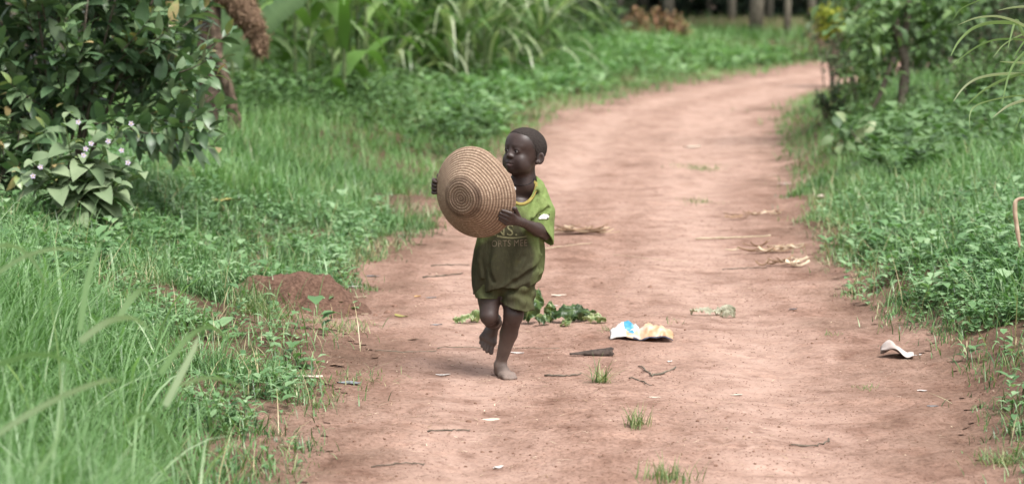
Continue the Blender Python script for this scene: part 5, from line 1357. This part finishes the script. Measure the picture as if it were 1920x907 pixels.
def cloth_mesh(S, name, keepf, grime, yellow, thick=0.004, par=None):
    V, F = S.mesh(3)
    bad = ~keepf(V); F = F[~(bad[F].any(1))]
    used = np.unique(F); rm = np.zeros(len(V), int); rm[used] = np.arange(len(used)); V = V[used]; F = rm[F]
    lab_ = np.arange(len(V)); e2 = np.concatenate([F[:, [0, 1]], F[:, [1, 2]], F[:, [2, 3]], F[:, [3, 0]]])
    for _ in range(400):
        new = lab_.copy(); np.minimum.at(new, e2[:, 0], lab_[e2[:, 1]]); np.minimum.at(new, e2[:, 1], lab_[e2[:, 0]]); new = new[new]
        if (new == lab_).all(): break
        lab_ = new
    big_ = np.bincount(lab_).argmax(); F = F[lab_[F[:, 0]] == big_]
    used = np.unique(F); rm = np.zeros(len(V), int); rm[used] = np.arange(len(used)); V = V[used]; F = rm[F]
    ed = np.sort(np.concatenate([F[:, [0, 1]], F[:, [1, 2]], F[:, [2, 3]], F[:, [3, 0]]]), 1); eu_, ct = np.unique(ed, axis=0, return_counts=True); bd = eu_[ct == 1]
    bd = np.concatenate([bd, bd[:, ::-1]]); dg_ = np.bincount(bd[:, 0], minlength=len(V)); on = dg_ > 0
    for _ in range(30):
        av = np.stack([np.bincount(bd[:, 0], V[bd[:, 1], q], minlength=len(V)) for q in range(3)], 1) / np.maximum(dg_, 1)[:, None]
        V[on] = 0.4 * V[on] + 0.6 * av[on]
    o = mesh_np(name, V, F, M_CLOTH, par or boy, extra={'grime': grime(V), 'yellowed': yellow(V)})
    m = o.modifiers.new('cloth', 'SOLIDIFY'); m.thickness = thick; m.offset = -1
    return o, V, F
def pxz(V):
    q = V + ORG - np.array([0, 0, HCAM]); dz = q[:, 1] * _cp - q[:, 2] * _sp
    return PW / 2 + FPX * q[:, 0] / dz, PH / 2 - FPX * (q[:, 1] * _sp + q[:, 2] * _cp) / dz
sh = SDF((-0.17, -0.16, 0.20), (0.23, 0.16, 0.80), 0.0026)
def ring(px, py, y, rx, ry, k=0.02): sh.ell(B(px, py, y), (rx, ry, 0.05), None, k)
bands = [(328, 985, 0.012, 0.036, 0.038), (342, 981, 0.010, 0.054, 0.045), (362, 977, 0.006, 0.080, 0.056), (395, 970, 0.0, 0.084, 0.068), (430, 957, -0.004, 0.112, 0.083), (470, 954.5, -0.006, 0.119, 0.086), (505, 953, -0.008, 0.120, 0.087), (535, 949, -0.008, 0.115, 0.086), (560, 946, -0.006, 0.107, 0.084)]
sl, (X, Y, Z) = sh.box(sh.lo, sh.lo + sh.n * sh.h)
_zs = np.linspace(-0.1, 1.0, 300); _ps = pxz(np.stack([0 * _zs, 0 * _zs, _zs], 1))[1]
PYg = np.interp(Z, _zs, _ps).astype(np.float32)                # picture height of the axis
bp = [q[0] for q in bands]
cx = (np.interp(PYg, bp, [q[1] for q in bands]) - 945) / CS; cyy = np.interp(PYg, bp, [q[2] for q in bands])
bands = [(q[0], q[1], q[2], q[3] * 1.035, q[4] * 1.02) for q in bands]
rx = np.interp(PYg, bp, [q[3] for q in bands]); ry = np.interp(PYg, bp, [q[4] for q in bands])
th = np.arctan2((Y - cyy) / ry, (X - cx) / rx)
dn = np.clip((PYg - 385) / 120, 0, 1)
wr_ = 0.0064 * dn * (np.sin(th * 9 + 1.0 + PYg * 0.012) + 0.7 * np.sin(th * 5 - PYg * 0.03 + 2)) 
d = (np.sqrt(((X - cx) / rx) ** 2 + ((Y - cyy) / ry) ** 2) - 1) * np.minimum(rx, ry) * 0.95 - wr_
d = np.maximum(d, (322 - PYg) / CS); d = np.maximum(d, (PYg - 575) / CS)
sh.blend(d.astype(np.float32), sl, 0.01)
# shoulders and sleeves
sh.cap(B(1003, 351, 0.013), B(953, 351, 0.0), 0.034, 0.034, 0.02)
sl0 = B(1008, 362, 0.016); sl1 = B(1016, 456, -0.022); slm = B(1017, 398, 0.0)
sr0 = B(938, 367, -0.01); sr1 = B(900, 415, 0.01)
sv = SDF((0.04, -0.16, 0.42), (0.24, 0.12, 0.77), 0.0026)
sv.cap(sl0, slm, 0.037, 0.045, 0.018); sv.cap(slm, sl1, 0.045, 0.044, 0.010)
sv2 = SDF((-0.17, -0.12, 0.46), (0.06, 0.12, 0.77), 0.0026)
sv2.cap(sr0, sr1, 0.040, 0.047, 0.015)
sh.cap(B(1003, 358, 0.013), B(1012, 384, 0.006), 0.033, 0.033, 0.02)
# folds that stand up / lie in
def ridge(pts, r, lift=0.0, sub=False, k=0.010):
    for i in range(len(pts) - 1): sh.cap(pts[i], pts[i + 1], r, r, k, sub=sub)
def on_front(px, py, out=0.0):
    """a point on the front of the garment at this picture place"""
    yy = np.interp(py, bp, [q[2] for q in bands]); cxx = np.interp(py, bp, [q[1] for q in bands]); a_ = np.interp(py, bp, [q[3] for q in bands]) * CS; b_ = np.interp(py, bp, [q[4] for q in bands])
    s_ = np.sqrt(max(0.0, 1 - ((px - cxx) / a_) ** 2))
    return B(px, py, yy - b_ * s_ - out)
for fold, r, sub in (([(1014, 478), (995, 500), (968, 520), (942, 540)], 0.006, False), ([(1010, 498), (990, 516), (965, 530), (948, 541)], 0.0065, True), ([(1015, 510), (990, 528), (960, 540)], 0.006, False),
                     ([(905, 455), (900, 490), (904, 520)], 0.006, False), ([(918, 460), (914, 500), (925, 528)], 0.005, True),
                     ([(985, 455), (982, 480), (970, 500)], 0.006, True), ([(1005, 450), (1008, 475), (1002, 492)], 0.007, False)):
    ridge([on_front(x, y, -0.004 if not sub else 0.006) for x, y in fold], r, sub=sub, k=0.012)
# sleeve folds
for a, c, r, sub in (((1006, 362, -0.025), (994, 402, -0.072), 0.008, True), ((1018, 372, -0.025), (1000, 408, -0.06), 0.007, False), ((1028, 390, -0.03), (1004, 412, -0.06), 0.006, True)):
    sh.cap(B(*a), B(*c), r, r, 0.012, sub=sub); sv.cap(B(*a), B(*c), r, r, 0.012, sub=sub)
nk_c = B(976, 352, -0.02)
hemn = np.array([-0.62, -0.45, -0.64]); hemn /= np.linalg.norm(hemn); hemp = B(1019, 435, -0.035)
hr_n = unit(sr1 - sr0); hr_p = sr0 * 0.25 + sr1 * 0.75
def keep_shirt(V):
    px, py = pxz(V)
    k = np.ones(len(V), bool)
    # scoop neck: an ellipse in the picture-front, smaller at the back
    fr = V[:, 1] < 0.004 + 0.0 * V[:, 0]
    k &= ~((((px - 977) / 28.5) ** 2 + ((py - 338) / 44) ** 2 < 1) & fr)
    k &= ~((((px - 979) / 27) ** 2 + ((py - 327) / 17) ** 2 < 1) & ~fr)
    # bottom hem, drawn up in the middle
    hem = np.interp(px, [885, 905, 925, 943, 960, 985, 1010, 1025], [553, 550, 544, 539, 542, 543, 528, 513]) + 4 * (V[:, 1] > 0.03)
    k &= py < hem
    return k
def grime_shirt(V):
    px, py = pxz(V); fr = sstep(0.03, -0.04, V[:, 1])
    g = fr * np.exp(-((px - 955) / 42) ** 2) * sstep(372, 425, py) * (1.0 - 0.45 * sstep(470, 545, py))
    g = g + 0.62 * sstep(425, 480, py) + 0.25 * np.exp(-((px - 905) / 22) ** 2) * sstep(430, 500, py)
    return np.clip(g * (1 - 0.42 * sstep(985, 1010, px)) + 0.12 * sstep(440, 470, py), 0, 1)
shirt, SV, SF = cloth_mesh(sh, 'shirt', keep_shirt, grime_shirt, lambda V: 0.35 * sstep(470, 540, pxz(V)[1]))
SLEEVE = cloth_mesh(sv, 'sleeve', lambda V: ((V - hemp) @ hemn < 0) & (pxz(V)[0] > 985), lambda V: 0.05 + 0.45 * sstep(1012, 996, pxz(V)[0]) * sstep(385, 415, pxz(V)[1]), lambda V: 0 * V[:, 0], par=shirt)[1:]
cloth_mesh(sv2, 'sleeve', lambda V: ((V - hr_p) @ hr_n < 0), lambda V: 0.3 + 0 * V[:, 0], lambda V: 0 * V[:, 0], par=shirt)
# shorts under it
so = SDF((-0.17, -0.16, 0.16), (0.20, 0.16, 0.48), 0.0026)
so.ell(B(946, 522, -0.002), (0.094, 0.074, 0.070), None, 0.02)
qL, qR = B(969, 592, -0.055), B(914, 570, -0.035)
so.cap(B(972, 530, -0.01), qL, 0.066, 0.056, 0.016); so.cap(B(922, 530, -0.004), qR, 0.054, 0.051, 0.010)
for a, c, r, sub in (((952, 552, -0.098), (978, 572, -0.108), 0.007, True), ((996, 545, -0.068), (990, 572, -0.085), 0.007, True), ((962, 548, -0.098), (988, 556, -0.090), 0.006, True)):
    so.cap(B(*a), B(*c), r, r, 0.016, sub=sub)
slS, (Xs, Ys, Zs) = so.box(so.lo, so.lo + so.n * so.h)
pxs_ = 945 + Xs * CS; pys_ = 710 - CS * (Zs * 0.99 + 0.12 * Ys)
so.D[slS] -= (0.0042 * np.sin(pxs_ * 0.20 + pys_ * 0.10) * np.sin(pys_ * 0.13 - pxs_ * 0.05 + 1) + 0.003 * np.sin(pxs_ * 0.11 - pys_ * 0.22)).astype(np.float32)
nL = unit(qL - B(972, 532, -0.01)); 
def keep_shorts(V):
    px, py = pxz(V)
    hem = np.where(px > 939, np.interp(px, [938, 945, 960, 985, 1005], [562, 572, 579, 585, 581]), np.interp(px, [885, 900, 937, 941], [557, 561, 561, 566]))
    return (py < hem) & (py > 505)
shorts, _, _ = cloth_mesh(so, 'shorts', keep_shorts, lambda V: 0.70 + 0.10 * sstep(0.0, -0.06, V[:, 1]) * np.exp(-((pxz(V)[0] - 955) / 30) ** 2), lambda V: 0.35 + 0.35 * sstep(945, 965, pxz(V)[0]))
# collar band round the neck opening
SLV, SLF = SLEEVE
bvh = BVHTree.FromPolygons([Vector(v) for v in np.vstack([SV, SLV])], [tuple(f) for f in np.vstack([SF, SLF + len(SV)])])
def view_ray(px, py, back=False):
    p0 = B(px, py, 0.0); sl_ = (HCAM - CHZ - p0[2]) / CH[1]; k = 1 if back else -1
    return Vector(p0 + k * 0.3 * np.array([0, 1, -sl_])), Vector((0, -k, k * sl_)).normalized()
def front_hit(px, py, back=False):
    h = bvh.ray_cast(*view_ray(px, py, back))
    return np.array(h[0]) if h[0] is not None else None
ring_ = []
for a in np.linspace(-0.5 * np.pi + 0.0, 1.5 * np.pi, 49)[:-1]:
    ca, sa = math.cos(a), math.sin(a)
    if sa < 0.35:   # front scoop
        p = front_hit(977 + 29.7 * ca, 338 - 45.2 * sa)
    else:
        p = front_hit(979 + 28.2 * ca, 327 - 18 * sa, True)
    if p is not None: ring_.append(p)
ring_ = np.array(ring_)
if len(ring_) > 8:
    for _ in range(3): ring_ = (np.roll(ring_, 1, 0) + 2 * ring_ + np.roll(ring_, -1, 0)) / 4
    n = len(ring_); a = np.linspace(0, 2 * np.pi, 8, endpoint=False)
    cen = ring_.mean(0); tg = unit(np.roll(ring_, -1, 0) - np.roll(ring_, 1, 0)); outw = unit(ring_ - cen); nrm = unit(np.cross(tg, outw)); outw = np.cross(nrm, tg)
    V = ring_[:, None] + 0.0062 * np.cos(a)[None, :, None] * outw[:, None] + 0.0030 * np.sin(a)[None, :, None] * nrm[:, None]
    V = V.reshape(-1, 3); i, j = np.meshgrid(np.arange(n), np.arange(8), indexing='ij')
    F = np.stack([i * 8 + j, i * 8 + (j + 1) % 8, ((i + 1) % n) * 8 + (j + 1) % 8, ((i + 1) % n) * 8 + j], -1).reshape(-1, 4)
    mesh_np('collar', V, F, plain_mat('yellowed_collar', (0.24, 0.19, 0.05), (0.40, 0.33, 0.11), 60, 0.9, 0.1, 0.4, 0.001), shirt)
# faded print on the chest
M_PRINT = plain_mat('faded_print', (0.085, 0.065, 0.045), (0.20, 0.165, 0.115), 120, 0.9, 0.1, 0.2, 0.001); M_BAR = plain_mat('faded_bar', (0.12, 0.115, 0.065), (0.23, 0.22, 0.125), 90, 0.9, 0.1, 0.2, 0.001)
def lettering(text, px, py, size, slope, mat, name='lettering', sx=1.0):
    cu = bpy.data.curves.new('t', 'FONT'); cu.body = text; cu.size = 1; cu.align_x = 'LEFT'; cu.offset = 0.0; cu.resolution_u = 3; cu.space_character = 1.08
    to = bpy.data.objects.new('t', cu); COL.objects.link(to); dg = bpy.context.evaluated_depsgraph_get()
    me = bpy.data.meshes.new_from_object(to.evaluated_get(dg)); bpy.data.objects.remove(to); bpy.data.curves.remove(cu)
    bm = bmesh.new(); bm.from_mesh(me); bmesh.ops.triangulate(bm, faces=bm.faces)
    for _ in range(2):
        bmesh.ops.subdivide_edges(bm, edges=[e for e in bm.edges if e.calc_length() > 0.12], cuts=1, use_grid_fill=False); bmesh.ops.triangulate(bm, faces=bm.faces)
    V = np.array([v.co[:] for v in bm.verts]); F = np.array([[v.index for v in f.verts] for f in bm.faces]); bm.free(); bpy.data.meshes.remove(me)
    PX = px + V[:, 0] * size * sx + 0; PY = py - V[:, 1] * size + slope * V[:, 0] * size * sx
    return drape(PX, PY, F, mat, name)
def drape(PX, PY, F, mat, name, off=0.0012):
    out = np.zeros((len(PX), 3)); ok = np.ones(len(PX), bool)
    for i, (a, c) in enumerate(zip(PX, PY)):
        h = front_hit(a, c)
        if h is None: ok[i] = False
        else: out[i] = h + np.array([0, -off, 0.0])
    F = F[ok[F].all(1)]
    if len(F) == 0: return None
    used = np.unique(F); rm = np.zeros(len(PX), int); rm[used] = np.arange(len(used))
    return mesh_np(name, out[used], rm[F], mat, shirt)
lettering('ORTS MEE', 921.5, 462.5, 17.0, -0.03, M_PRINT, sx=0.82)
lettering('NS.', 925, 441.5, 30, 0.0, M_BAR, sx=1.0)
U, T = np.meshgrid(np.linspace(0, 1, 30), np.linspace(0, 1, 3))
drape((932 + 56 * U).ravel(), (442.0 + 0.5 * U + 3.6 * (1 - (2 * U - 1) ** 2) + (T - 0.5) * 4.0 * (1 - 0.6 * U)).ravel(), grid_faces(3, 30), M_BAR, 'print_bar')
# white worn emblem on the sleeve
M_WHITE = plain_mat('white_emblem', (0.62, 0.60, 0.56), (0.80, 0.79, 0.76), 60, 0.85, 0.1, 0.1, 0.001); M_EDK = plain_mat('emblem_dark', (0.03, 0.03, 0.03), (0.08, 0.08, 0.07), 60, 0.85, 0.1, 0.1, 0.001)
def patch(poly, mat, name, off=0.003):
    poly = np.array(poly, float); poly = np.concatenate([poly + (np.roll(poly, -1, 0) - poly) * f for f in (0, 0.25, 0.5, 0.75)], 1).reshape(-1, 2); c = poly.mean(0); n = len(poly); NR = 7
    rings = np.concatenate([c + (poly - c) * s for s in np.linspace(1 / NR, 1, NR)]); P = np.vstack([c[None], rings])
    F = [[0, 1 + i, 1 + (i + 1) % n] for i in range(n)]
    F3 = np.array(F); F4 = grid_faces(NR, n, True) + 1
    F = np.concatenate([F3, F4[:, [0, 1, 2]], F4[:, [0, 2, 3]]])
    return drape(P[:, 0], P[:, 1], F, mat, name, off)
patch([(1009, 409), (1013, 404), (1019, 401), (1025, 401.5), (1029, 403), (1029.5, 406), (1027, 410), (1022, 410.5), (1016, 410), (1012, 411)], M_WHITE, 'emblem')
for sx_, sy_ in ((1012.0, 402.5), (1029.5, 402.0), (1026.5, 409.0)):
    p = front_hit(sx_, sy_)
    patch([(sx_ + 1.6 * math.cos(k), sy_ + 1.5 * math.sin(k)) for k in np.linspace(0, 6.283, 8)[:-1]], M_EDK, 'emblem_mark', 0.0042)
# cord with a white pendant
bb_ = BVHTree.FromPolygons([Vector(v) for v in BV], [tuple(f) for f in BF])
def skin_hit(px, py):
    h = bb_.ray_cast(*view_ray(px, py)); return np.array(h[0]) + np.array([0, -0.0015, 0]) if h[0] is not None else None
P = [skin_hit(x, y) for x, y in ((955, 342), (960, 345), (967, 347), (980, 348), (993, 345), (999, 340), (1002, 334))]
P = [p for p in P if p is not None]
nk = mesh_np('necklace', *tube(spline(P, 20), 0.0016, 6), plain_mat('dark_cord', (0.012, 0.011, 0.011), (0.03, 0.028, 0.028), 80, 0.7), boy)
ctr = skin_hit(964.0, 353.5) + np.array([0, -0.004, 0])
a = np.linspace(0, 2 * np.pi, 18, endpoint=False)
mesh_np('pendant', *tube(np.array([ctr + [0, 0.003, 0], ctr + [0, 0.001, 0], ctr + [0, -0.0015, 0], ctr + [0, -0.003, 0]]), [0.006, 0.0075, 0.0072, 0.005], 18), plain_mat('white_shell', (0.75, 0.74, 0.72), (0.85, 0.84, 0.82), 40, 0.3, 0.5, 0.1), nk)

# ------------------------------------------------------------------ the coiled basket
M_BASK = None
b = NB('coiled_straw')
cs = b.attr('st')
n1 = b.noise(9, 5); n2 = b.noise(160, 3)
c = b.ramp(b.math('ADD', b.math('MULTIPLY', cs, 0.55), b.math('MULTIPLY', n2, 0.45)), [(0.10, (0.085, 0.054, 0.036)), (0.36, (0.185, 0.122, 0.083)), (0.60, (0.33, 0.230, 0.162)), (0.88, (0.62, 0.48, 0.36))])
c = b.mix(b.math('MULTIPLY', b.attr('stain_shade'), b.ramp(n1, [(0.3, (0.3, 0.3, 0.3)), (0.65, (1, 1, 1))])), c, (0.075, 0.046, 0.032))
M_BASK = b.surface(b.principled(c, 0.8, b.bump(n2, 0.4, 0.002), 0.2))
NC, NA, PR = 19, 560, 7
prof = []
for i in range(NC):                                          # coil centres from disc middle to rim
    s_ = (i + 0.5) / NC
    prof.append(s_)
total = 0.0
lens = np.linspace(0, 1, 400)
def prof_pt(s_):
    """arc position 0..1 -> (radius, height along the axis)"""
    Ld = BDISC; Lc = math.hypot(BR - BDISC, BDEP); d_ = s_ * (Ld + Lc)
    if d_ < Ld - 0.012: return d_, BDEP + 0.004
    q = (d_ - (Ld - 0.012)) / (Lc + 0.012)
    return (Ld - 0.012) + q * (BR - Ld + 0.012), BDEP + 0.004 - (BDEP + 0.004) * q ** 1.12
rc = 0.5 * (BDISC + math.hypot(BR - BDISC, BDEP)) / NC
rows_r, rows_h, rows_e, rows_i = [], [], [], []
for i in range(NC):
    for k in range(PR):
        e = (k + 0.5) / PR * 2 - 1
        s_ = (i + (k + 0.5) / PR) / NC
        r_, h_ = prof_pt(s_); r2, h2 = prof_pt(min(1, s_ + 0.004)); r1, h1 = prof_pt(max(0, s_ - 0.004))
        nrm = np.array([-(h2 - h1), (r2 - r1)]); nrm /= np.linalg.norm(nrm) + 1e-9
        bump_ = rc * (math.sqrt(max(0, 1 - (0.97 * e) ** 2)) - 0.3) * 0.85
        rows_r.append(max(0.0006, r_ + nrm[0] * bump_)); rows_h.append(h_ + nrm[1] * bump_); rows_e.append(math.sqrt(max(0, 1 - e * e))); rows_i.append(i)
# rolled rim and the hollow side
for k in range(1, 8):
    a_ = k / 8 * math.pi; rows_r.append(BR + rc * 0.9 * math.sin(a_) + 0.001); rows_h.append(-0.003 - 0.006 * (1 - math.cos(a_)) * 0.5 - 0.000 + rc * 0.3 * math.cos(a_)); rows_e.append(0.8); rows_i.append(NC)
for s_ in np.linspace(0.99, 0.0, 30):
    r_, h_ = prof_pt(s_); rows_r.append(max(0.0006, r_ - 0.004 * (r_ > 0.01))); rows_h.append(h_ - 0.0105); rows_e.append(0.6); rows_i.append(-1)
rows_r, rows_h, rows_e, rows_i = map(np.array, (rows_r, rows_h, rows_e, rows_i))
ang = np.linspace(0, 2 * np.pi, NA, endpoint=False)
A, Rr_ = np.meshgrid(ang, rows_r); E_ = np.repeat(rows_e[:, None], NA, 1); I_ = np.repeat(rows_i[:, None], NA, 1)
nst = np.maximum(8, np.round(2 * np.pi * np.maximum(Rr_, 0.004) / 0.0062))
nst = np.where(I_ >= 0, np.maximum(8, np.round(2 * np.pi * (I_ + 0.5) / NC * 0.19 / 0.0066)), 40)
stt = 0.5 + 0.5 * np.sin(A * nst + I_ * 1.9)
warp = 1 - 0.05 * np.exp(-((A - 0.80) / 0.42) ** 2) + 0.010 * np.sin(2 * A + 0.6) + 0.006 * np.sin(3 * A + 2)
Hh_ = np.repeat(rows_h[:, None], NA, 1) + 0.003 * np.sin(2 * A + 1) * (Rr_ / BR) + 0.0007 * (stt - 0.5) * (I_ >= 0)
V = BC + (Rr_ * warp * np.cos(A))[..., None] * BE1 + (Rr_ * warp * np.sin(A))[..., None] * BE2 + Hh_[..., None] * BAX
stn = np.repeat(np.random.default_rng(4).random((1, NA)), len(rows_r), 0); stn = 0.5 * stn + 0.5 * vnoise(A * nst / 6.2832, I_ * 3.7, 1.0, 4)
st_ = np.where(I_ >= 0, E_ ** 1.5 * (0.62 + 0.38 * stt) * (0.62 + 0.7 * stn), 0.5)
stain_shade = np.clip(np.exp(-((I_ - 6.8) / 1.0) ** 2) * 1.0 + 0.72 * (I_ < 7) * (I_ >= 0) + 0.40 * sstep(0.1, -0.9, np.sin(A + 0.3)) * (I_ > 7), 0, 1)  # brown stain on disc and ring, plus painted shading of disc and lower side
bp_ = V.reshape(-1, 3); borg = BC.copy()
bo = mesh_np('coiled_basket', bp_ - borg, grid_faces(len(rows_r), NA, True), M_BASK, extra={'st': st_.ravel(), 'stain_shade': stain_shade.ravel()})
bo.location = (CH[0] + borg[0], CH[1] + borg[1], CHZ + borg[2])
tag(bo, 'round coiled straw basket held up in both hands by the boy', 'basket')
